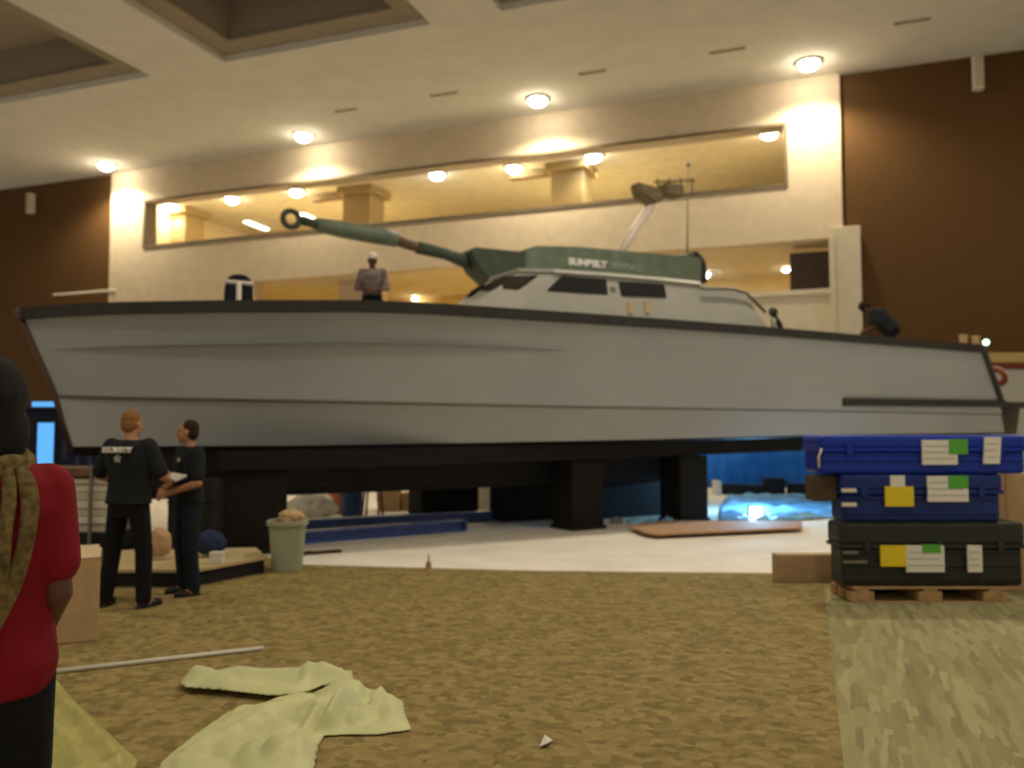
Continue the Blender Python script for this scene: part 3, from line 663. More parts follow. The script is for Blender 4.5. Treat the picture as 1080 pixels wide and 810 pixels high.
def human(name_label, loc, rz, H, look, J=None, lean=0.0, pz=None, group=None, vox=0.008, head_yaw=0.0, head_pitch=0.0, twist=0.0):
    """local frame: x right, y forward, z up, height 1.75 scaled to H"""
    k = H / 1.75
    t = empty('person', loc, rz, label=name_label, cat='person', group=group)
    j = dict(shR=(.185, 0, 1.43), elR=(.23, -.02, 1.14), wrR=(.22, .08, .89), shL=(-.185, 0, 1.43), elL=(-.23, -.02, 1.14), wrL=(-.22, .08, .89),
             hipR=(.095, 0, .92), knR=(.11, .02, .50), anR=(.12, -.02, .09), hipL=(-.095, 0, .92), knL=(-.11, .02, .50), anL=(-.12, -.02, .09),
             palmR=(-1, 0, 0), palmL=(1, 0, 0), toeR=(.05, 1, 0), toeL=(-.05, 1, 0), curl=.5)
    if J: j.update(J)
    V = {a: (Vector(b) if isinstance(b, tuple) else b) for a, b in j.items()}
    piv = Vector((0, 0, 0.93)); dz = (pz - .93) if pz is not None else 0.0
    T = Matrix.Translation(piv + Vector((0, 0, dz))) @ Matrix.Rotation(-lean, 4, 'X') @ Matrix.Translation(-piv)
    SC = Matrix.Scale(k, 4)
    def fin(bm):
        for v in bm.verts: v.co = SC @ v.co
        return bm
    def upx(bm):
        for v in bm.verts: v.co = T @ v.co
    HR = Matrix.Rotation(head_yaw, 3, 'Z') @ Matrix.Rotation(-head_pitch, 3, 'X'); hc = Vector((0, .025, 1.625))
    def hd(bm, c, r, big=1.0): ell(bm, hc + HR @ Vector(c), [x * big for x in r], HR)
    def torso(bm, m=0.0, z0=.84, flare=0.0, bulk=1.0):
        secs = []
        for z, rx, ry, y in ((.84, .150, .105, 0), (.92, .168, .115, -.005), (1.02, .155, .105, 0), (1.12, .150, .105, .005), (1.24, .165, .118, .005), (1.35, .180, .120, 0), (1.42, .165, .098, -.005), (1.465, .11, .075, -.01), (1.49, .065, .06, 0)):
            if z < z0 - 1e-6: continue
            f = 1 + flare * max(0, (1.2 - z))
            secs.append(((0, y, z), (rx * bulk + m) * f, (ry * bulk + m) * f))
        rings_loft(bm, secs)
    # ---- body: one continuous surface
    bm = B(); torso(bm)
    cap(bm, (0, -.005, 1.45), (0, .01, 1.56), .058, .054)
    hd(bm, (0, -.012, .035), (.074, .094, .095)); hd(bm, (0, .022, -.045), (.058, .068, .066)); hd(bm, (0, .066, -.088), (.028, .024, .020))
    hd(bm, (0, .095, -.014), (.014, .024, .022)); hd(bm, (0, .088, .010), (.010, .016, .030)); hd(bm, (0, .074, .030), (.052, .020, .013))
    hd(bm, (0, .084, -.052), (.025, .014, .012)); hd(bm, (.045, .058, -.02), (.022, .022, .024)); hd(bm, (-.045, .058, -.02), (.022, .022, .024))
    for q in (1, -1): hd(bm, (q * .078, -.008, -.005), (.011, .020, .032))
    for a in ('R', 'L'):
        cap(bm, V['sh' + a] * 1.0, V['el' + a], .052, .041); cap(bm, V['el' + a], V['wr' + a], .042, .027)
        cap(bm, (0, 0, 1.41), V['sh' + a], .06, .054)
        hand(bm, V['wr' + a], V['wr' + a] - V['el' + a], V['palm' + a], 1 if a == 'R' else -1, j['curl'])
    upx(bm)
    for a in ('R', 'L'):
        h = T @ V['hip' + a]; cap(bm, h, V['kn' + a], .088, .056); cap(bm, V['kn' + a], V['an' + a], .057, .037)
        ft = V['toe' + a].normalized(); R = Matrix((Vector((ft.y, -ft.x, 0)), ft, Vector((0, 0, 1)))).transposed()
        ell(bm, V['an' + a] + ft * .06 + Vector((0, 0, -.045)), (.04, .12, .038), R)
    body = remeshed('body', fin(bm), look['skin'], t, vox * k, 3)
    # ---- face
    for q in (1, -1):
        bm = B(); hd(bm, (q * .030, .081, .008), (.012, .007, .007)); upx(bm); obj('eye', fin(bm), M_eye, body, True)
    # ---- hair
    hb = look.get('hairbig', 1.0)
    bm = B(); hd(bm, (0, -.022, .050), (.080, .092, .088), hb); hd(bm, (0, -.050, .0), (.074, .062, .080), hb)
    if look.get('long'): hd(bm, (0, -.045, -.055), (.085, .065, .09), hb)
    upx(bm); remeshed('hair', fin(bm), look['hair'], t, vox * k, 2)
    if look.get('cap'):
        bm = B(); hd(bm, (0, -.01, .082), (.098, .116, .080)); hd(bm, (0, .10, .06), (.07, .06, .012)); upx(bm); remeshed('cap', fin(bm), look['cap'], t, .008 * k, 2)
    # ---- shirt
    bm = B(); torso(bm, .016 + look.get('loose', 0), look.get('hem', .92), look.get('flare', 0.0), look.get('bulk', 1.0))
    sl = look.get('sleeve', .75)
    for a in ('R', 'L'):
        e = V['sh' + a].lerp(V['el' + a], min(1, sl)); cap(bm, V['sh' + a], e, .066 + look.get('loose', 0), .060 + look.get('loose', 0)); cap(bm, (0, 0, 1.405), V['sh' + a], .072, .070)
        if sl > 1: cap(bm, V['el' + a], V['el' + a].lerp(V['wr' + a], sl - 1), .056, .045)
    upx(bm); shirt = remeshed('shirt', fin(bm), look['shirt'], t, .011 * k, 4)
    # ---- trousers
    bm = B(); rings_loft(bm, [((0, 0, z), rx, ry) for z, rx, ry in ((.80, .15, .115), (.88, .178, .13), (.95, .178, .128), (1.02, .165, .118))]); upx(bm)
    for a in ('R', 'L'):
        h = T @ V['hip' + a]; cap(bm, h, V['kn' + a], .098, .076); cone(bm, V['kn' + a], V['an' + a] + Vector((0, 0, -.03)), .075, .066, 16); ell(bm, V['kn' + a], (.076,) * 3)
    remeshed('trousers', fin(bm), look['pants'], t, .011 * k, 4)
    bm = B(); rings_loft(bm, [((0, 0, .985), .180, .133), ((0, 0, 1.015), .178, .131)]); upx(bm); obj('belt', fin(bm), M_shoe, t, True)
    for a in ('R', 'L'):
        ft = V['toe' + a].normalized(); R = Matrix((Vector((ft.y, -ft.x, 0)), ft, Vector((0, 0, 1)))).transposed(); an = V['an' + a]
        bm = B(); g = Vector((an.x, an.y, 0))
        ell(bm, g + ft * .10 + Vector((0, 0, .042)), (.048, .10, .040), R); ell(bm, g + Vector((0, 0, .058)), (.044, .062, .055), R)
        ell(bm, g + ft * .055 + Vector((0, 0, .017)), (.05, .15, .017), R)
        remeshed('shoe', fin(bm), M_shoe, t, .010 * k, 2)
    return t, shirt, T, k

# man with his back to the camera
p = on_z(133, 641)
man1, sh, T1_, k1 = human('person in black work shirt with white lettering on the back, seen from behind', p, math.radians(-12), 1.80,
    dict(skin=M_skin, hair=M_hairb, shirt=M_shirtk, pants=M_pantk, sleeve=.85, loose=.012, bulk=1.12, hem=.92, hairbig=.99),
    dict(elR=(.30, .04, 1.17), wrR=(.20, .27, 1.12), elL=(-.33, .02, 1.17), wrL=(-.24, .24, 1.08), palmR=(-1, 0, .2), palmL=(1, 0, .2),
         knR=(.15, .02, .50), anR=(.185, -.02, .09), knL=(-.15, .0, .50), anL=(-.19, -.04, .09), toeR=(.3, 1, 0), toeL=(-.25, 1, 0)), head_yaw=math.radians(-6), head_pitch=.05)
Mb = Matrix.Translation((0, -0.178 * k1, 1.40 * k1)) @ Matrix.Rotation(math.pi / 2, 4, 'X')
text('back_lettering', 'SECURITY', 0.066, M_letter, Mb, sh, 0.016, 0.98, 0.0022)
bm = B(); c0 = Vector((0, -0.176 * k1, 1.325 * k1)); pts = []
for i in range(10):
    r = 0.042 if i % 2 == 0 else 0.024; a = math.pi / 2 + i * math.pi / 5; pts.append(c0 + Vector((r * math.cos(a), 0, r * math.sin(a))))
prism(bm, pts, (0, 0.02, 0)); obj('back_badge', bm, M_letter2, sh)
# man facing him
p = on_z(197, 628)
man2, sh2, T2_, k2 = human('person in black t-shirt and dark jeans facing left, hands clasped at the waist', p, math.radians(132), 1.72,
    dict(skin=M_skin, hair=M_hairbr, shirt=M_shirtk, pants=M_jean, sleeve=.8, loose=.006, bulk=1.05, hem=.90, hairbig=.98),
    dict(elR=(.27, .02, 1.13), wrR=(.10, .22, 1.06), elL=(-.27, .02, 1.13), wrL=(-.08, .24, 1.03), palmR=(0, -1, 0), palmL=(0, -1, 0), curl=.7), head_yaw=math.radians(-38), head_pitch=-.03)
bm = B(); cone(bm, (-.085, .150, 1.33), (-.085, .135, 1.33), .022, .022, 16); obj('chest_logo', bm, M_letter2, sh2)
# papers held by man 1
ph = man1.matrix_world
Mw = Matrix.Translation(man1.location) @ Matrix.Rotation(man1.rotation_euler.z, 4, 'Z')
bm = B(); q = Mw @ Vector((.19, .41, 1.17)); box(bm, (-.10, -.07, -.012), (.10, .07, .012), .004)
o = obj('folded_papers', bm, M_white, label='pale folded papers held between the two people in black', cat='papers'); o.location = q; o.rotation_euler = (0.3, 0.1, -.5)
# person in red, close by
RX, RY = -1.505, 2.45
red, shr, T3_, k3 = human('person in red short-sleeved shirt with an olive scarf, seen from behind at the left edge', (RX, RY, 0), math.radians(30), 1.79,
    dict(skin=M_skind, hair=M_hairk, shirt=M_red, pants=M_pantk, sleeve=.70, loose=.012, bulk=1.0, hem=.84, flare=.05, hairbig=1.28, long=True),
    dict(shR=(.15, 0, 1.40), shL=(-.15, 0, 1.40), elR=(.185, -.03, 1.11), wrR=(.14, .13, .93), elL=(-.205, -.03, 1.11), wrL=(-.14, .13, .93)), vox=.007, head_pitch=-.12)
scarf = empty('scarf', (RX, RY, 1.45), math.radians(30), label='olive woven scarf round the neck and down the back of the red shirt', cat='scarf')
bm = B(); n = 36; R = []
for i in range(n):
    a = 2 * math.pi * i / n; c = Vector((.098 * math.cos(a), .092 * math.sin(a) - .005, .045 + .012 * math.sin(a) + .006 * math.sin(5 * a)))
    e = Vector((math.cos(a), math.sin(a), 0)); R.append([bm.verts.new(c + e * math.cos(b_) * .030 * (1 + .15 * math.sin(7 * a)) + Vector((0, 0, 1)) * math.sin(b_) * .050) for b_ in [2 * math.pi * q / 10 for q in range(10)]])
for i in range(n):
    for q in range(10): bm.faces.new((R[i][q], R[(i + 1) % n][q], R[(i + 1) % n][(q + 1) % 10], R[i][(q + 1) % 10]))
obj('neck_loop', bm, M_scarf, scarf, True)
for name, pts, wd in (('scarf_tail', ((.085, -.10, .06), (.115, -.165, -.02), (.11, -.178, -.12), (.092, -.172, -.22), (.065, -.172, -.30), (.03, -.175, -.38), (.015, -.178, -.42)), .023),
                      ('scarf_tail', ((.055, -.11, .06), (.065, -.170, -.03), (.052, -.182, -.13), (.055, -.178, -.22), (.035, -.178, -.32), (.01, -.178, -.40)), .018)):
    bm = B(); R = []
    for i, q in enumerate(pts):
        q = Vector(q); ww = wd * (1 + .12 * math.sin(i * 2.1))
        R.append([bm.verts.new(q + Vector((ww * math.cos(b_), .012 * math.sin(b_) - .004 * math.cos(3 * b_), 0))) for b_ in [2 * math.pi * m / 12 for m in range(12)]])
    for a, b in zip(R, R[1:]):
        for m in range(12): bm.faces.new((a[m], a[(m + 1) % 12], b[(m + 1) % 12], b[m]))
    bm.faces.new(R[0][::-1]); bm.faces.new(R[-1]); o = obj(name, bm, M_scarf, scarf, True)
    sb = o.modifiers.new('s', 'SUBSURF'); sb.levels = 1; sb.render_levels = 2
bm = B(); ell(bm, (.012, -.182, -.425), (.022, .012, .026)); 
for q in range(5): tube(bm, [(.0 + q * .006, -.185, -.44), (-.004 + q * .008, -.187, -.475)], .003, 6)
obj('tassel', bm, mat('pale_violet_tassel', (.42, .30, .38), .8, .2, 20), scarf, True)

# person standing on the foredeck
def deck_z(s):
    for x, y in zip(LS, LS[1:]):
        if x[0] <= s <= y[0]: return x[2] + (y[2] - x[2]) * (s - x[0]) / (y[0] - x[0]) - .54
    return LS[-1][2] - .54
q = bl(393, 268, 0.2); dz0 = deck_z(q.x); Hd = min(1.85, q.z - dz0)
dk, shd, _, _ = human('person in grey checked shirt and pale cap standing on the foredeck', toW((q.x, -0.2, dz0)), math.radians(180), Hd,
    dict(skin=M_skind, hair=M_hairk, shirt=M_greyshirt, pants=M_pantk, sleeve=1.3, loose=.0, hem=1.02, cap=M_pale),
    dict(elR=(.26, .03, 1.15), wrR=(.08, .20, 1.10), elL=(-.26, .03, 1.15), wrL=(-.06, .22, 1.07), palmR=(0, -1, 0), palmL=(0, -1, 0)), vox=.010, head_pitch=.2)
# person bending on the aft deck
q = bl(936, 322, 1.2); dz0 = deck_z(q.x)
human('person in dark clothes bending over on the aft deck', toW((q.x + .14, -1.2, dz0 + .0)), math.radians(75), 1.84,
    dict(skin=M_skind, hair=M_hairk, shirt=M_shirtk, pants=M_pantk, sleeve=.8, loose=.03, bulk=1.35, hem=.90, hairbig=1.15),
    dict(elR=(.24, .16, 1.22), wrR=(.16, .36, 1.28), elL=(-.24, .16, 1.22), wrL=(-.16, .36, 1.28), knR=(.14, .12, .46), knL=(-.14, .12, .46)), lean=.78, pz=.86, vox=.010, head_pitch=.4)

# ================================================================== THINGS ON DECK
q = bl(252, 296, 0.1); dz0 = deck_z(q.x); top = bl(252, 289.5, 0.1).z - dz0
seat = empty('helm_seat', toW((q.x, -0.1, dz0)), BR, label='dark high-backed deck seat with a rounded top near the bow', cat='seat')
sc = (bl(268, 300, .1).x - bl(237, 300, .1).x) / 2
bm = B(); pts = [(-sc, -.08, .42)] + [(-sc * .9, -.08, top - .16), (-sc * .66, -.08, top - .03), (0, -.08, top), (sc * .66, -.08, top - .03), (sc * .9, -.08, top - .16), (sc, -.08, .42)]
prism(bm, pts, (0, .16, 0)); bmesh.ops.bevel(bm, geom=list(bm.edges), offset=.025, segments=2, affect='EDGES'); obj('backrest', bm, M_shirtk, seat)
bm = B(); box(bm, (-sc, -.55, .36), (sc, .05, .50), .04); obj('seat_cushion', bm, M_shirtk, seat)
bm = B(); cone(bm, (0, -.2, 0), (0, -.2, .38), .07, .06, 16); cone(bm, (0, -.2, 0), (0, -.2, .03), .2, .18, 20); obj('pedestal', bm, M_steel, seat)
q2 = bl(252, 298, .75)
rail = empty('deck_rail', toW((q2.x, -0.75, dz0)), BR, label='pale T-shaped rail standing in front of the dark deck seat', cat='rail')
zr = bl(252, 298, .75).z - dz0
bm = B(); tube(bm, [(0, 0, 0), (0, 0, zr)], .035, 10); obj('post', bm, M_pale, rail, True)
bm = B(); tube(bm, [(-.2, 0, zr), (.2, 0, zr)], .028, 10); obj('crossbar', bm, M_pale, rail, True)
# small fitting aft of the cabin
q = bl(818, 340, 1.7); zt = bl(816, 324, 1.7).z; zs_ = deck_z(q.x)
cl = empty('deck_fitting', toW((q.x, -1.7, zs_)), BR, label='small dark hooked fitting sticking up beside the aft end of the cabin', cat='deck fitting')
h = zt - zs_
bm = B(); tube(bm, [(-.02, 0, 0), (-.03, 0, h * .55), (-.06, 0, h * .8)], [.06, .05, .05], 10); obj('stanchion', bm, M_steel, cl, True)
bm = B(); ell(bm, (-.06, 0, h - .09), (.10, .07, .09)); obj('head', bm, M_trimk, cl, True)
bm = B(); tube(bm, [(-.02, 0, h - .18), (.10, 0, h - .30), (.16, 0, h - .42)], [.05, .05, .04], 10); obj('hook', bm, M_trimk, cl, True)
for i, px in enumerate((1005, 1018)):
    q = bl(px, 355, 1.9); zs_ = z_at(*toW((q.x, -1.95, 0))[:2], T_sheer) + .02
    b_ = B(); box(b_, (-.08, -.05, 0), (.08, .05, .16), .015); prism(b_, [(-.09, -.06, .15), (.09, -.06, .15), (.09, -.06, .18), (-.09, -.06, .18)], (0, .12, 0))
    o = obj('small_box', b_, M_carton, label=['small tan box on the stern gunwale, the one nearer the cabin', 'small tan box on the stern gunwale, the one nearer the green light'][i], cat='box', group='small boxes on the stern gunwale'); o.location = toW((q.x, -LS[-4][1] + .03, zs_)); o.rotation_euler = (0, 0, BR)
# lifebuoy on the stern
q = bl(1050, 397, 1.2)
lb = empty('lifebuoy', toW((q.x + .05, q.y, q.z)), BR, label='orange-red ring buoy hung on the raked stern', cat='lifebuoy')
bm = B(); R = []; n = 28
for i in range(n):
    a = 2 * math.pi * i / n; e = Vector((0.45 * math.cos(a), math.sin(a), -.85 * math.cos(a)))
    R.append([bm.verts.new(e * .19 + e * math.cos(b_) * .07 + Vector((.85, 0, .45)) * math.sin(b_) * .06) for b_ in [2 * math.pi * m / 10 for m in range(10)]])
for i in range(n):
    for m in range(10): bm.faces.new((R[i][m], R[(i + 1) % n][m], R[(i + 1) % n][(m + 1) % 10], R[i][(m + 1) % 10]))
obj('ring', bm, M_orange, lb, True)
bm = B(); R = []
tube(bm, [Vector((0.45 * math.cos(a), math.sin(a), -.85 * math.cos(a))) * .275 for a in [2 * math.pi * i / 24 for i in range(25)]], .012, 6); obj('grab_line', bm, M_pale, lb, True)

# ================================================================== CASES ON PALLET
pf = on_z(980, 637); CY = pf.y
SCp = (Vector((0, CY, 0)) - CAM).dot(FW) / FP
def X_(px): return (px - 540) * SCp
def Z_(py): return on_y(980, py, CY).z
pal = empty('pallet', (X_(983), CY, 0), 0, label='wooden pallet under the stack of black and blue cases', cat='pallet')
hw = X_(1066) - X_(983); zpt = Z_(619)
for y in (.03, .16, .28, .40):
    bm = B(); box(bm, (-hw, y - .03 if y > .1 else 0, zpt - .022), (hw, y + .09, zpt), .004); obj('deck_board', bm, M_wood, pal)
for x in (-hw + .09, -.01, hw - .14):
    for y in (.0, .20, .38):
        bm = B(); box(bm, (x - .11, y, 0.02), (x + .11, y + .14, zpt - .045), .006); obj('spacer_block', bm, M_wood, pal)
    bm = B(); box(bm, (x - .06, 0, zpt - .045), (x + .06, .52, zpt - .022), .004); obj('stringer', bm, M_wood, pal)
for y in (0, .20, .38):
    bm = B(); box(bm, (-hw, y, 0), (hw, y + .12, .02), .003); obj('bottom_board', bm, M_wood, pal)
def case(px0, px1, y0, y1, z0, z1, m, m2, label, ribs=2):
    x0, x1 = X_(px0), X_(px1); cx = (x0 + x1) / 2; L = (x1 - x0) / 2; h = z1 - z0; D = y1 - y0
    t = empty('transit_case', (cx, CY + y0, z0), 0, label=label, cat='case', group='long plastic cases on the pallet')
    sp_ = h * .62
    bm = B(); box(bm, (-L + .02, .02, 0.0), (L - .02, D - .02, sp_), .035)
    for r in range(ribs):
        zz = sp_ * (r + .6) / ribs; box(bm, (-L + .04, 0.004, zz - .018), (L - .04, D - .004, zz + .018), .012)
    obj('body', bm, m, t)
    bm = B(); box(bm, (-L, 0, sp_ + .006), (L, D, h), .04); box(bm, (-L + .06, .05, h - .02), (L - .06, D - .05, h + .001), .01)
    obj('lid', bm, m2, t)
    bm = B(); box(bm, (-L - .005, -.006, sp_ - .015), (L + .005, D + .006, sp_ + .02), .008); obj('seam_rim', bm, m2, t)
    for x in (-L * .72, 0.05, L * .72):
        bm = B(); box(bm, (x - .03, -.022, sp_ - .04), (x + .03, 0.0, sp_ + .05), .006); obj('latch', bm, m2, t)
    return t, cx, L
def sticker(t, cx, z0, px0, px1, py0, py1, m, y=-.026, name='label_sticker', lines=0, skew=0):
    a, b = X_(px0) - cx, X_(px1) - cx; u, v = Z_(py0) - z0, Z_(py1) - z0
    bm = B(); prism(bm, [(a, y, u), (b, y, u), (b + skew, y, v), (a + skew, y, v)], (0, .024, 0)); o = obj(name, bm, m, t)
    if lines:
        bm = B()
        for i in range(lines):
            zz = u + (v - u) * (i + 1) / (lines + 1); box(bm, (min(a, b) + .012 + skew * .5, y - .002, zz - .004), (max(a, b) - .02 - .02 * (i % 2) + skew * .3, y + .002, zz + .004))
        obj('printed_lines', bm, M_letter2, o)
    return o
z1, z2, z3, z4 = zpt, Z_(551), Z_(500), Z_(459)
t, cx, L = case(888, 1084, 0, .36, z1, z2, M_kcase, M_kcase, 'large black ribbed case at the bottom of the stack, on the pallet', 3)
sticker(t, cx, z1, 929, 956, 575, 597, M_lyel); sticker(t, cx, z1, 956, 996, 575, 603, M_paper, lines=3); sticker(t, cx, z1, 973, 992, 574, 583, M_lgreen, -.031); sticker(t, cx, z1, 1021, 1036, 575, 603, M_paper, lines=3)
for zz in (581, 591):
    sticker(t, cx, z1, 890, 905 if zz < 585 else 915, zz, zz + 3, M_steel, -.02, 'handle_bar')
t, cx, L = case(890, 1063, 0.01, .36, z2, z3, M_blue2, M_blue2, 'dark blue case in the middle of the stack, with a square yellow sticker', 2)
sticker(t, cx, z2, 936, 966, 513, 534, M_lyel); sticker(t, cx, z2, 942, 957, 501.5, 513, M_paper); sticker(t, cx, z2, 981, 1024, 502, 529, M_paper, lines=3); sticker(t, cx, z2, 1003, 1024, 501.5, 515, M_lgreen, -.031)
for zz in (515, 530): sticker(t, cx, z2, 890, 905, zz, zz + 4, M_pale, -.03, 'handle_bar')
bm = B(); box(bm, (X_(864) - cx, .10, (z3 - z2) * .42), (X_(891) - cx, .33, (z3 - z2) * .96), .02); obj('end_bumper', bm, mat('brown_foam_end', (.09, .06, .035), .85, .2, 9), t)
t, cx, L = case(868, 1090, 0.0, .52, z3, z4, M_blue, M_blue, 'bright blue case on top of the stack, with two white stickers', 1)
sticker(t, cx, z3, 976, 1013, 464, 490, M_paper, lines=3, skew=0.0); sticker(t, cx, z3, 1004, 1024, 463, 479, M_lgreen, -.031); sticker(t, cx, z3, 1043, 1060, 461, 489, M_paper, lines=3, skew=-.02)
bm = B(); tube(bm, [(-L - .01, .0, .06), (-L - .02, -.02, .16), (-L + .01, -.02, .24)], .012, 8); obj('strap_end', bm, M_pale, t, True)
hc_ = z2 + .42; bm = B(); box(bm, (0, 0, 0), (.42, .5, hc_), .01); box(bm, (.19, -.004, .0), (.24, .504, hc_ + .002), .002)
o = obj('carton', bm, M_carton, label='tall tan carton standing behind the right end of the case stack', cat='carton'); o.location = (X_(1066) + .13, CY + .58, 0.01)
bm = B(); box(bm, (-hw + .05, .44, .02), (hw - .05, .50, zpt - .03), .004); obj('gap_shade_board', bm, M_brownk, pal)  # dark board added so the pallet openings look shaded
# tan timber block left of pallet
a = on_z(819, 615)
bm = B(); wdt = (883 - 819) * ((a - CAM).dot(FW) / FP); box(bm, (0, 0, 0), (wdt, .16, .30), .008)
for x in (.02, wdt - .07): box(bm, (x, -.006, .01), (x + .05, .0, .29), .002)
o = obj('wooden_block', bm, M_carton, label='low tan wooden box on the carpet edge left of the pallet', cat='wooden box'); o.location = (a.x, a.y, 0.0)

# ================================================================== WASTE BIN
p = on_z(298, 605); p.y += .2
t = empty('waste_bin', (p.x, p.y, 0), 0.1, label='pale grey-green waste bin overflowing with tan paper', cat='waste bin')
def sqring(bm, r, z, e=.25, n=24):
    out = []
    for i in range(n):
        a = 2 * math.pi * i / n; c, s_ = math.cos(a), math.sin(a)
        f = (abs(c) ** 4 + abs(s_) ** 4) ** (-.25); f = 1 + (f - 1) * .8; out.append(bm.verts.new((c * r * f, s_ * r * f, z)))
    return out
def rl(bm, R):
    for a, b in zip(R, R[1:]):
        for i in range(len(a)): bm.faces.new((a[i], a[(i + 1) % len(a)], b[(i + 1) % len(a)], b[i]))
hb_ = .57
bm = B(); R = [sqring(bm, .155, 0), sqring(bm, .165, .02), sqring(bm, .21, hb_), sqring(bm, .195, hb_), sqring(bm, .15, .03)]; rl(bm, R); bm.faces.new(R[0][::-1]); bm.faces.new(R[-1]); obj('bucket', bm, M_binm, t)
bm = B(); R = [sqring(bm, .212, hb_ - .04), sqring(bm, .232, hb_ - .035), sqring(bm, .232, hb_ + .012), sqring(bm, .195, hb_ + .012), sqring(bm, .195, hb_ - .03)]; rl(bm, R); obj('rim', bm, M_binm, t)
from mathutils import noise
def crumple(bm, c, r, seed, amt=.35, sub=3):
    g = bmesh.ops.create_icosphere(bm, subdivisions=sub, radius=1)
    for v in g['verts']:
        d = v.co.normalized(); f = 1 + amt * (noise.noise(d * 2.2 + Vector((seed, 0, 0))) + .5 * abs(noise.noise(d * 5 + Vector((0, seed, 0)))))
        v.co = Vector((d.x * r[0], d.y * r[1], d.z * r[2])) * f + Vector(c)
bm = B(); crumple(bm, (0, 0, 0), (.15, .14, .10), 3); o = obj('crumpled_paper', bm, M_carton, label='crumpled tan wrapping paper heaped in the pale bin', cat='paper'); o.location = (p.x + .03, p.y, hb_ + .03)
# ================================================================== WHITE ROD, PAPER, PEG
a, b = on_z(57, 713), on_z(277, 688); a.z = b.z = .030
bm = B(); tube(bm, [a - (a + b) / 2, b - (a + b) / 2], .015, 12); cone(bm, (b - a) / 2 * .985, (b - a) / 2 * 1.005, .017, .017, 12); o = obj('white_pole', bm, M_white, None, True, label='long white pole lying on the carpet', cat='pole'); o.location = (a + b) / 2
p = on_z(575, 788)
bm = B(); pts = [(-.03, -.045), (.01, -.055), (.04, .04), (.0, .06)]; prism(bm, [(x, y, .004 + .02 * (i % 2)) for i, (x, y) in enumerate(pts)], (0, 0, .006)); o = obj('paper_scrap', bm, M_white, label='small white paper scrap on the carpet near the bottom of the picture', cat='paper scrap'); o.location = (p.x, p.y, .012)
p = on_z(452, 602)
bm = B(); cone(bm, (0, 0, 0), (0, 0, .03), .06, .05, 14); cone(bm, (0, 0, .03), (0, 0, .10), .035, .03, 12); cone(bm, (0, 0, .10), (0, 0, .20), .012, .006, 8); o = obj('floor_marker', bm, M_wood, label='tiny tan marker standing at the edge of the white floor', cat='marker'); o.location = (p.x, p.y, .0)

# ================================================================== SHEETS
def inpoly(x, y, P):
    c = False; n = len(P); j = n - 1
    for i in range(n):
        xi, yi = P[i]; xj, yj = P[j]
        if (yi > y) != (yj > y) and x < (xj - xi) * (y - yi) / (yj - yi) + xi: c = not c
        j = i
    return c
def dseg(x, y, a, b):
    ax, ay = a; bx, by = b; dx, dy = bx - ax, by - ay; t_ = max(0, min(1, ((x - ax) * dx + (y - ay) * dy) / (dx * dx + dy * dy)))
    return math.hypot(x - ax - t_ * dx, y - ay - t_ * dy), t_
def sheet(name, outline, base, amp, ridges, m, label, cat, seed, step=.014, parent=None, lift_=0.0):
    P = [on_z(x, y) for x, y in outline]; P2 = [(v.x, v.y) for v in P]
    cx = sum(p[0] for p in P2) / len(P2); cy = sum(p[1] for p in P2) / len(P2)
    Rg = [((on_z(*a).x, on_z(*a).y), (on_z(*b).x, on_z(*b).y), w_, h) for a, b, w_, h in ridges]
    x0, x1 = min(p[0] for p in P2), max(p[0] for p in P2); y0, y1 = min(p[1] for p in P2), max(p[1] for p in P2)
    nx, ny = int((x1 - x0) / step) + 2, int((y1 - y0) / step) + 2
    bm = B(); G = {}
    def gv(i, j):
        if (i, j) not in G:
            x, y = x0 + (i - .5) * step, y0 + (j - .5) * step
            # snap outer points onto the outline
            if not inpoly(x, y, P2):
                best = None
                for a, b in zip(P2, P2[1:] + P2[:1]):
                    d, t_ = dseg(x, y, a, b)
                    if best is None or d < best[0]: best = (d, a[0] + (b[0] - a[0]) * t_, a[1] + (b[1] - a[1]) * t_)
                x, y = best[1], best[2]
            e = min(dseg(x, y, a, b)[0] for a, b in zip(P2, P2[1:] + P2[:1])); f = min(1, e / .08)
            v = Vector((x * 3.1, y * 3.1, seed))
            z = base + f * amp * (abs(noise.noise(v * .8)) * 2.0 + .35 * abs(noise.noise(v * 2.2)) + .08 * noise.noise(v * 6))
            for a, b, w_, h in Rg:
                d, _ = dseg(x, y, a, b); z += h * max(0, 1 - d / w_) ** 1.2 * (f if h > 0 else 1)
            G[(i, j)] = bm.verts.new((x - cx, y - cy, max(.016, z) + lift_))
        return G[(i, j)]
    for i in range(nx):
        for j in range(ny):
            if inpoly(x0 + i * step, y0 + j * step, P2):
                try: bm.faces.new((gv(i, j), gv(i + 1, j), gv(i + 1, j + 1), gv(i, j + 1)))
                except ValueError: pass
    bmesh.ops.remove_doubles(bm, verts=bm.verts, dist=.0005)
    o = obj(name, bm, m, parent, True, **({} if parent else dict(label=label, cat=cat)))
    s_ = o.modifiers.new('solid', 'SOLIDIFY'); s_.thickness = .004; s_.offset = 1
    if not parent: o.location = (cx, cy, 0)
    else: o.location = Vector((cx, cy, 0)) - parent.location
    return o
sA = sheet('yellow_sheet', [(283, 744), (320, 734), (352, 730), (382, 731), (404, 733), (409, 741), (425, 744), (427, 757), (434, 774), (400, 779), (342, 780), (336, 790), (331, 815), (326, 840), (160, 840), (170, 808), (205, 780), (240, 755)],
    .02, .07, [((337, 762), (285, 812), .05, .05), ((352, 752), (300, 800), .06, -.05), ((370, 748), (345, 775), .07, .07), ((405, 742), (372, 770), .05, .05), ((300, 750), (200, 800), .08, .03), ((388, 735), (380, 765), .05, -.04)], M_sheet,
    'crumpled pale yellow sheet lying on the carpet in the foreground', 'sheet', 2.3)
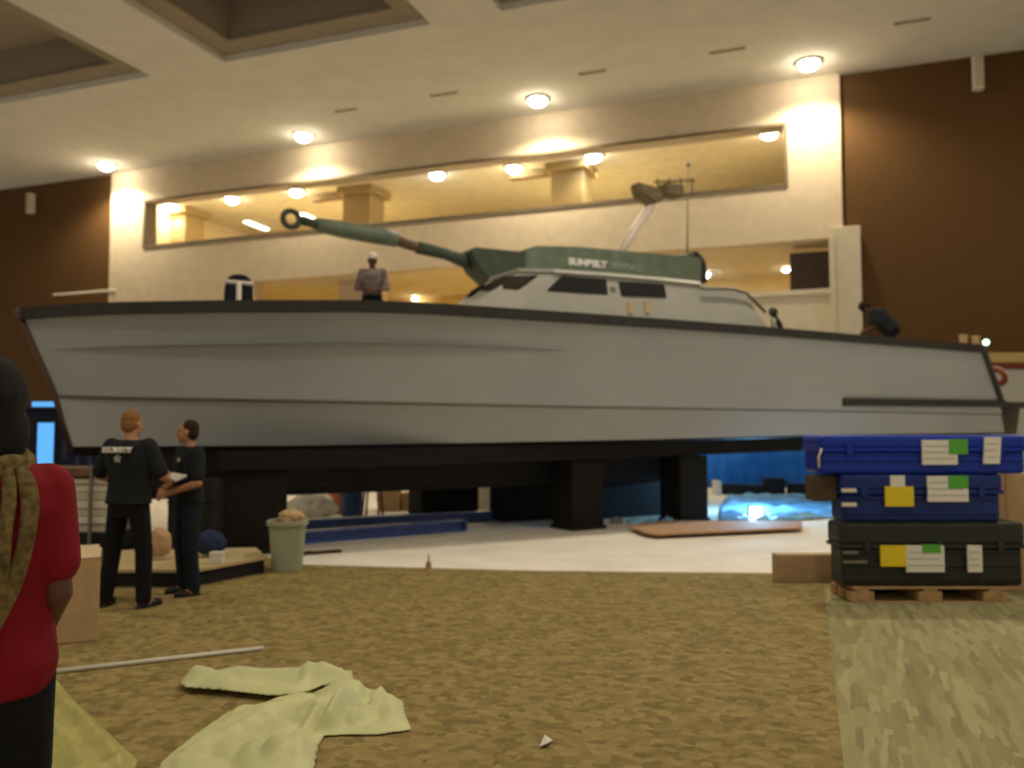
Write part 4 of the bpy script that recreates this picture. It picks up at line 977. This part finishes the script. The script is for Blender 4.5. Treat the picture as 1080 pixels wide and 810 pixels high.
sheet('folded_flap', [(189, 729), (198, 719), (240, 714), (300, 713), (332, 712), (345, 715), (371, 716), (373, 727), (340, 732), (318, 741), (285, 743), (235, 737), (196, 734)],
    .05, .05, [((200, 726), (340, 724), .10, .05), ((330, 714), (318, 735), .05, .03)], M_sheet, None, None, 5.1, parent=sA)
sheet('yellow_film', [(50, 714), (62, 722), (78, 742), (100, 762), (124, 786), (146, 806), (142, 822), (110, 850), (20, 850), (30, 790), (40, 740)],
    .02, .07, [((60, 730), (125, 815), .08, .05), ((45, 760), (90, 830), .08, .04)], mat('yellow_film_plastic', (.42, .38, .12), .4, .12, 3, .2, bscale=8), 'bright yellow plastic film on the carpet at the feet of the red shirt', 'plastic film', 8.7)

# ================================================================== LEFT SIDE CLUTTER
# carton behind red person
a = on_z(60, 682); wd = 52 * ((a - CAM).dot(FW) / FP)
t = empty('cardboard_box', (a.x, a.y, 0), math.radians(27), label='tall tan cardboard box between the red shirt and the people in black', cat='box')
hb2 = on_y(80, 590, a.y).z
bm = B(); box(bm, (-.1, 0, 0.012), (wd - .09, .34, hb2), .01); obj('box_body', bm, M_carton, t)
MC2 = mat('pale_cardboard', (.62, .48, .30), .85, .05, 9)
bm = B(); prism(bm, [(-.1, -.005, hb2 + .0), (wd - .09, -.005, hb2), (wd - .08, .1, hb2 + .06), (-.1, .12, hb2 + .07)], (0, .012, .0)); obj('box_flap', bm, MC2, t)
bm = B(); prism(bm, [(-.1, .335, hb2), (wd - .09, .335, hb2), (wd - .09, .40, hb2 + .05), (-.1, .40, hb2 + .05)], (0, .012, 0)); obj('box_flap', bm, MC2, t)
# low platform
P = [on_z(x, y, .16) for x, y in ((118, 604), (205, 604), (281, 590), (270, 580), (120, 583))]
c = sum(P, Vector()) / 5; c.z = 0
t = empty('low_platform', c, 0, label='low wooden platform with a pale top behind the people in black', cat='platform')
bm = B(); prism(bm, [p - c for p in P], (0, 0, .03)); obj('top_board', bm, mat('pale_ply_top', (.50, .38, .20), .7, .1, 5), t)
bm = B(); prism(bm, [(p - c) * .97 + Vector((0, 0, -.148)) for p in P], (0, 0, .145)); obj('skirt', bm, M_black, t)
ptz = .19
def on_pl(px, py): return on_z(px, py, ptz)
q = on_pl(168, 590); bm = B(); crumple(bm, (0, 0, .185), (.13, .10, .16), 6, .15); box(bm, (-.03, -.01, .28), (.03, .01, .34), .004); o = obj('tan_bag', bm, M_carton, label='small tan bag on the platform between the two people in black', cat='bag'); o.location = q
q = on_pl(222, 587); bm = B(); crumple(bm, (0, 0, .155), (.17, .12, .14), 9, .15); o = obj('blue_bag', bm, mat('dark_blue_cloth', (.02, .035, .085), .85, .1, 6), label='dark blue bag on the platform beside the wide support block', cat='bag'); o.location = q
q = on_pl(229, 594); bm = B(); box(bm, (-.07, -.05, 0), (.07, .05, .12), .006); box(bm, (-.072, -.052, .085), (.072, .052, .122), .004); o = obj('small_carton', bm, M_white, label='small pale box on the platform right of the person in jeans', cat='box'); o.location = q
t = empty('road_case', (on_y(176, 570, 10.65).x, 10.65, 0.012), 0, label='black road case standing behind the person in jeans, left of the wide support block', cat='case')
xw = on_y(224, 570, 10.65).x - on_y(176, 570, 10.65).x
bm = B(); box(bm, (.0, 0, .10), (xw, .42, .72), .01); obj('case_body', bm, M_black, t)
bm = B(); box(bm, (.0, 0, .735), (xw, .42, 1.0), .01); obj('case_lid', bm, M_black, t)
bm = B(); box(bm, (-.004, -.006, .70), (xw + .004, .426, .735), .003); obj('edge_trim', bm, M_brownk, t)
for x in (.07, xw - .07):
    for y in (.06, .36):
        bm = B(); cone(bm, (x, y - .02, .05), (x, y + .02, .05), .05, .05, 14); obj('caster', bm, M_trimk, t)
# stack of boards on a cart
a = on_z(84, 583); SC2 = (a - CAM).dot(FW) / FP
t = empty('board_cart', (a.x, a.y, 0), 0, label='cart of stacked white boards behind the people in black, under the bow', cat='cart')
x0, x1 = (20 - 84) * SC2, (128 - 84) * SC2
def zc(py): return on_y(84, py, a.y).z
bm = B(); box(bm, (x0, 0, .05), (x1, .9, zc(562)), .02); obj('cart_base', bm, M_black, t)
for x in (x0 + .15, x1 - .15):
    for y in (.08, .8):
        bm = B(); cone(bm, (x, y - .02, .05), (x, y + .02, .05), .05, .05, 14); obj('caster', bm, M_trimk, t)
yy = [562, 553, 545, 537, 528, 519, 511, 505]
for i, (u_, v_) in enumerate(zip(yy, yy[1:])):
    bm = B(); sft = .03 * ((i * 37) % 5 - 2) * .5; box(bm, (x0 + .05 + sft, .02 + abs(sft), zc(u_) + .004), (x1 - .05 + sft, .85, zc(v_) - .004), .008); obj('white_board', bm, M_white if i % 2 else M_cream, t)
bm = B(); box(bm, (x0, 0, zc(503)), (x1, .9, zc(494)), .01); obj('top_board', bm, mat('reddish_board', (.20, .10, .06), .7, .2, 8), t)
for px in (62, 95):
    bm = B(); x = (px - 84) * SC2; box(bm, (x - .02, -.045, .05), (x + .02, -.005, zc(492)), .004); obj('upright', bm, M_steel, t)
# dark booth with lit panels
YB = 15.0
def bx_(px, py): q = on_y(px, py, YB); return q.x, q.z
x0, zt_ = bx_(5, 432); x1, _ = bx_(112, 432)
t = empty('exhibit_booth', ((x0 + x1) / 2, YB, 0), 0, label='dark navy booth with lit blue panels behind the bow at far left', cat='booth'); cxb = (x0 + x1) / 2
bm = B(); box(bm, (x0 - cxb, 0, 0), (x1 - cxb, 1.6, zt_), .02); box(bm, (x0 - cxb - .05, -.05, zt_ - .02), (x1 - cxb + .05, 1.65, zt_ + .05), .02); obj('shell', bm, M_navy, t)
def scr(px0, py0, px1, py1, nm):
    xa, za = bx_(px0, py1); xb, zb_ = bx_(px1, py0); bm = B(); box(bm, (xa - cxb - .03, -.04, za - .03), (xb - cxb + .03, .0, zb_ + .03), .005); fr = obj('panel_frame', bm, M_navy, t)
    bm = B(); box(bm, (xa - cxb, -.055, za), (xb - cxb, -.035, zb_), .003); obj(nm, bm, M_screen, fr)
scr(40, 446, 58.5, 500, 'lit_panel')
xa, za = bx_(30, 431); xb, zb_ = bx_(56, 423.5)
bm = B(); box(bm, (xa - cxb, .1, zt_ + .04), (xb - cxb, .22, zb_), .01); obj('lit_header', bm, M_screen, t)
for i in range(4):
    x = (x1 - cxb) - .25 - i * .22; bm = B(); box(bm, (x - .04, -.03, .9 + .12 * i), (x + .04, 0, 1.25 + .1 * i), .005); obj('panel_strip', bm, mat('dim_blue_panel', (.03, .035, .09), .4, .1, 5), t)

# ================================================================== UNDER THE BOAT
for i, (A_, B_, lab) in enumerate((((312, 561), (520, 549.5), 'long blue beam on the floor under the boat, the farther one'), ((312, 575), (492, 560), 'long blue beam on the floor under the boat, the nearer one'))):
    a, b = on_z(*A_), on_z(*B_); d = b - a; L = d.length
    t = empty('steel_beam', (a.x, a.y, 0), math.atan2(d.y, d.x), label=lab, cat='beam', group='blue beams on the floor')
    bm = B(); box(bm, (0, 0, 0), (L, .26, .03), .004); box(bm, (0, .11, .03), (L, .15, .15)); box(bm, (0, 0, .15), (L, .26, .18), .004); obj('i_section', bm, M_bbeam, t)
    bm = B(); box(bm, (L - .01, .0, 0.0), (L + .01, .26, .18)); obj('end_plate', bm, M_bbeam, t)
a = on_z(320, 586); b = on_z(361, 583)
bm = B(); box(bm, (0, 0, 0), ((b - a).length, .09, .04), .006); box(bm, (.05, .02, .04), (.12, .07, .05)); o = obj('wood_offcut', bm, M_dwood, label='short dark wood offcut on the white floor beside the pale bin', cat='wood offcut'); o.location = (a.x, a.y, 0); o.rotation_euler = (0, 0, math.atan2(b.y - a.y, b.x - a.x))
def far(px, py=548): return on_z(px, py)
q = far(325, 549)
bm = B(); crumple(bm, (0, 0, .22), (.42, .3, .28), 12, .3); o = obj('white_wrapping', bm, M_white, label='heap of white wrapping seen through the gap under the boat', cat='wrapping'); o.location = (q.x, q.y + .3, 0)
q = far(351, 545)
bm = B(); crumple(bm, (0, 0, .26), (.24, .2, .27), 15, .12); box(bm, (-.05, -.02, .48), (.05, .02, .56), .01); o = obj('orange_bag', bm, mat('dull_orange_cloth', (.45, .16, .07), .8, .1, 6), label='dull orange bag seen through the gap under the boat', cat='bag'); o.location = (q.x, q.y + .6, 0)
q = far(369, 545)
t = empty('drum', (q.x, q.y + .2, 0), 0, label='dark blue drum seen through the gap under the boat', cat='drum')
bm = B(); cone(bm, (0, 0, 0.0), (0, 0, .60), .20, .20, 24); 
for z in (.2, .4): cone(bm, (0, 0, z - .01), (0, 0, z + .01), .208, .208, 24)
obj('barrel', bm, mat('drum_blue', (.015, .06, .15), .5, .1, 6), t, False)
bm = B(); cone(bm, (0, 0, .60), (0, 0, .62), .21, .21, 24); obj('lid', bm, M_black, t)
q = far(391, 548)
t = empty('stool', (q.x, q.y + .2, 0), .4, label='dark red folding stool seen through the gap under the boat', cat='stool')
bm = B(); box(bm, (-.18, -.18, .55), (.18, .18, .59), .01); obj('seat', bm, M_dkred, t)
for x in (-.15, .15):
    for y in (-.15, .15):
        bm = B(); tube(bm, [(x * 1.1, y * 1.1, 0), (x * .8, y * .8, .56)], .022, 8); obj('leg', bm, M_dkred, t, True)
for i, (px, h_, lab) in enumerate(((403, .42, 'tan carton seen through the gap under the boat, left of its neighbour'), (428, .36, 'tan carton seen through the gap under the boat, beside the far block'), (513, .62, 'pale carton in the small bright gap between the far blocks'))):
    q = far(px, 544); bm = B(); box(bm, (-.22, 0, 0), (.20, .4, h_), .01); box(bm, (-.03, -.004, .0), (.03, .404, h_ + .002), .001)
    o = obj('carton', bm, M_carton if i < 2 else M_pale, label=lab, cat='carton', group='cartons behind the boat'); o.location = (q.x, q.y + 1.0 + .1 * i, 0)
for i, px in enumerate((650, 668, 686, 704)):
    q = on_z(px, 552); bm = B(); hh = (.12, .09, .07, .13)[i]; box(bm, (-.11, -.06, 0), (.11, .06, hh * .7), .015); tube(bm, [(-.08, 0, hh * .65), (0, 0, hh), (.08, 0, hh * .65)], .012, 8)
    o = obj('hand_tool_case', bm, M_steel if i == 0 else M_tarp, label=['small grey tool case on the floor, leftmost of those between the supports', 'small blue tool case with a flat lid right of the grey tool case', 'low blue tool case just left of the right-hand support', 'taller blue tool case touching the right-hand support'][i], cat='tool case', group='tool cases under the boat'); o.location = (q.x, q.y, 0); o.rotation_euler = (0, 0, .3 * i)
# plywood sheet
P = [on_z(x, y, .06) for x, y in ((664, 557), (700, 551), (846, 551), (846, 558), (692, 565), (680, 563))]; c = sum(P, Vector()) / len(P); c.z = 0
t = empty('plywood_sheet', c, 0, label='reddish plywood sheet raised on battens on the white floor', cat='plywood')
bm = B(); prism(bm, [p - c for p in P], (0, 0, .03)); obj('panel', bm, M_ply, t)
A_, B_ = on_z(690, 560) - c, on_z(840, 556) - c
for dy in (0, .45):
    bm = B(); box(bm, (0, -.03, 0.0), ((B_ - A_).length, .03, .06)); o = obj('batten', bm, M_dwood, t); o.location = A_ + Vector((0, dy, 0)); o.rotation_euler = (0, 0, math.atan2(B_.y - A_.y, B_.x - A_.x))
# tarp
P = [(757, 552), (759, 536), (766, 525), (800, 523), (850, 523), (905, 525), (905, 545), (850, 549), (790, 552)]
def tarp():
    W = [on_z(x, y) for x, y in P]; W2 = [(v.x, v.y) for v in W]; x0, x1 = min(a[0] for a in W2), max(a[0] for a in W2); y0, y1 = min(a[1] for a in W2), max(a[1] for a in W2)
    return W2, x0, x1, y0, y1
sheet('tarpaulin', P, .02, .06, [((745, 545), (900, 532), .3, .03), ((760, 530), (840, 548), .25, .03)], M_tarp, 'blue tarpaulin spread on the floor under the stern, lit by a work light', 'tarpaulin', 4.4, step=.07)
# backdrop
YK = 23.2
a0 = on_y(725, 477, YK); a1 = on_y(905, 516, YK)
t = empty('backdrop_screen', ((a0.x + a1.x) / 2, YK, 0), 0, label='blue fabric screen behind the tarpaulin under the stern', cat='screen'); hw = (a1.x - a0.x) / 2
bm = B(); n = 60; V0 = []
for i in range(n + 1):
    x = -hw + 2 * hw * i / n; y = .04 * math.sin(i * 1.3) + .02 * math.sin(i * .5); V0.append((bm.verts.new((x, y, .10)), bm.verts.new((x, y * .4, 1.42))))
for (a, b), (c_, d) in zip(V0, V0[1:]): bm.faces.new((a, c_, d, b))
o = obj('drape', bm, M_bcurt, t, True); o.modifiers.new('s', 'SOLIDIFY').thickness = .01
bm = B(); tube(bm, [(-hw, 0, 1.44), (hw, 0, 1.44)], .025, 8); obj('top_rail', bm, M_steel, t, True)
for x in (-hw, 0, hw):
    bm = B(); tube(bm, [(x, .09, 0), (x, .09, 1.45)], .022, 8); box(bm, (x - .2, -.16, 0), (x + .2, .30, .02), .004); obj('stand', bm, M_steel, t)
for i, (px, hh, m, lab) in enumerate(((752, .36, M_pale, 'small pale box against the foot of the blue screen, left end'), (768, .26, M_black, 'low black box at the foot of the blue screen, left part'), (790, .24, M_black, 'low black box at the foot of the blue screen, centre'), (812, .42, M_black, 'taller black box at the foot of the blue screen'), (838, .28, M_black, 'low black box at the foot of the blue screen, right part'), (858, .38, M_white, 'small white box at the foot of the blue screen, right end'))):
    q = on_y(px + 4, 520, 22.2); bm = B(); wv = .08 if m is not M_black else .245; box(bm, (-wv, 0, 0), (wv, .4, hh), .02); box(bm, (-wv - .01, -.01, hh * .75), (wv + .01, .41, hh * .8), .005)
    o = obj('equipment_box', bm, m, label=lab, cat='box', group='boxes at the foot of the blue screen'); o.location = (q.x, 22.0, 0)
# LED work light
q = on_z(797, 549)
t = empty('work_light', (q.x, q.y, 0), .0, label='bright bluish LED work light on the floor under the stern', cat='work light')
bm = B(); tube(bm, [(-.16, .1, .02), (-.16, -.1, .02), (.16, -.1, .02), (.16, .1, .02)], .015, 8); tube(bm, [(-.16, 0, .02), (-.16, 0, .2)], .012, 8); tube(bm, [(.16, 0, .02), (.16, 0, .2)], .012, 8); obj('stand', bm, M_lyel, t)
bm = B(); box(bm, (-.13, -.02, .08), (.13, .06, .27), .02); obj('housing', bm, M_trimk, t)
bm = B(); box(bm, (-.10, -.035, .11), (.10, -.018, .24), .008); obj('lens', bm, M_led, t)
l = bpy.data.lights.new('work_beam', 'POINT'); l.energy = 230; l.color = (.25, .60, 1.0); l.shadow_soft_size = .08
o = bpy.data.objects.new('work_beam', l); COL.objects.link(o); o.location = (q.x + .5, q.y + 1.6, .8)
# booth beyond the stern
YR = 22.5
x0 = on_y(1046, 400, YR).x; z_t = on_y(1060, 372, YR).z; z_r = on_y(1060, 385, YR).z
t = empty('partition_wall', (x0, YR, 0), 0, label='cream partition with a dark red rail beyond the stern at the right edge', cat='partition')
bm = B(); box(bm, (0, 0, 0), (3.2, .12, z_r - .1), .01); obj('panel', bm, M_cabin, t)
bm = B(); box(bm, (-.02, -.05, z_r - .1), (3.25, .17, z_r + .06), .01); obj('red_rail', bm, M_dkred, t)
bm = B(); box(bm, (-.3, -.02, z_r + .06), (3.25, .14, z_t), .01); obj('top_strip', bm, mat('ochre_strip', (.42, .30, .10), .7, .1, 5), t)
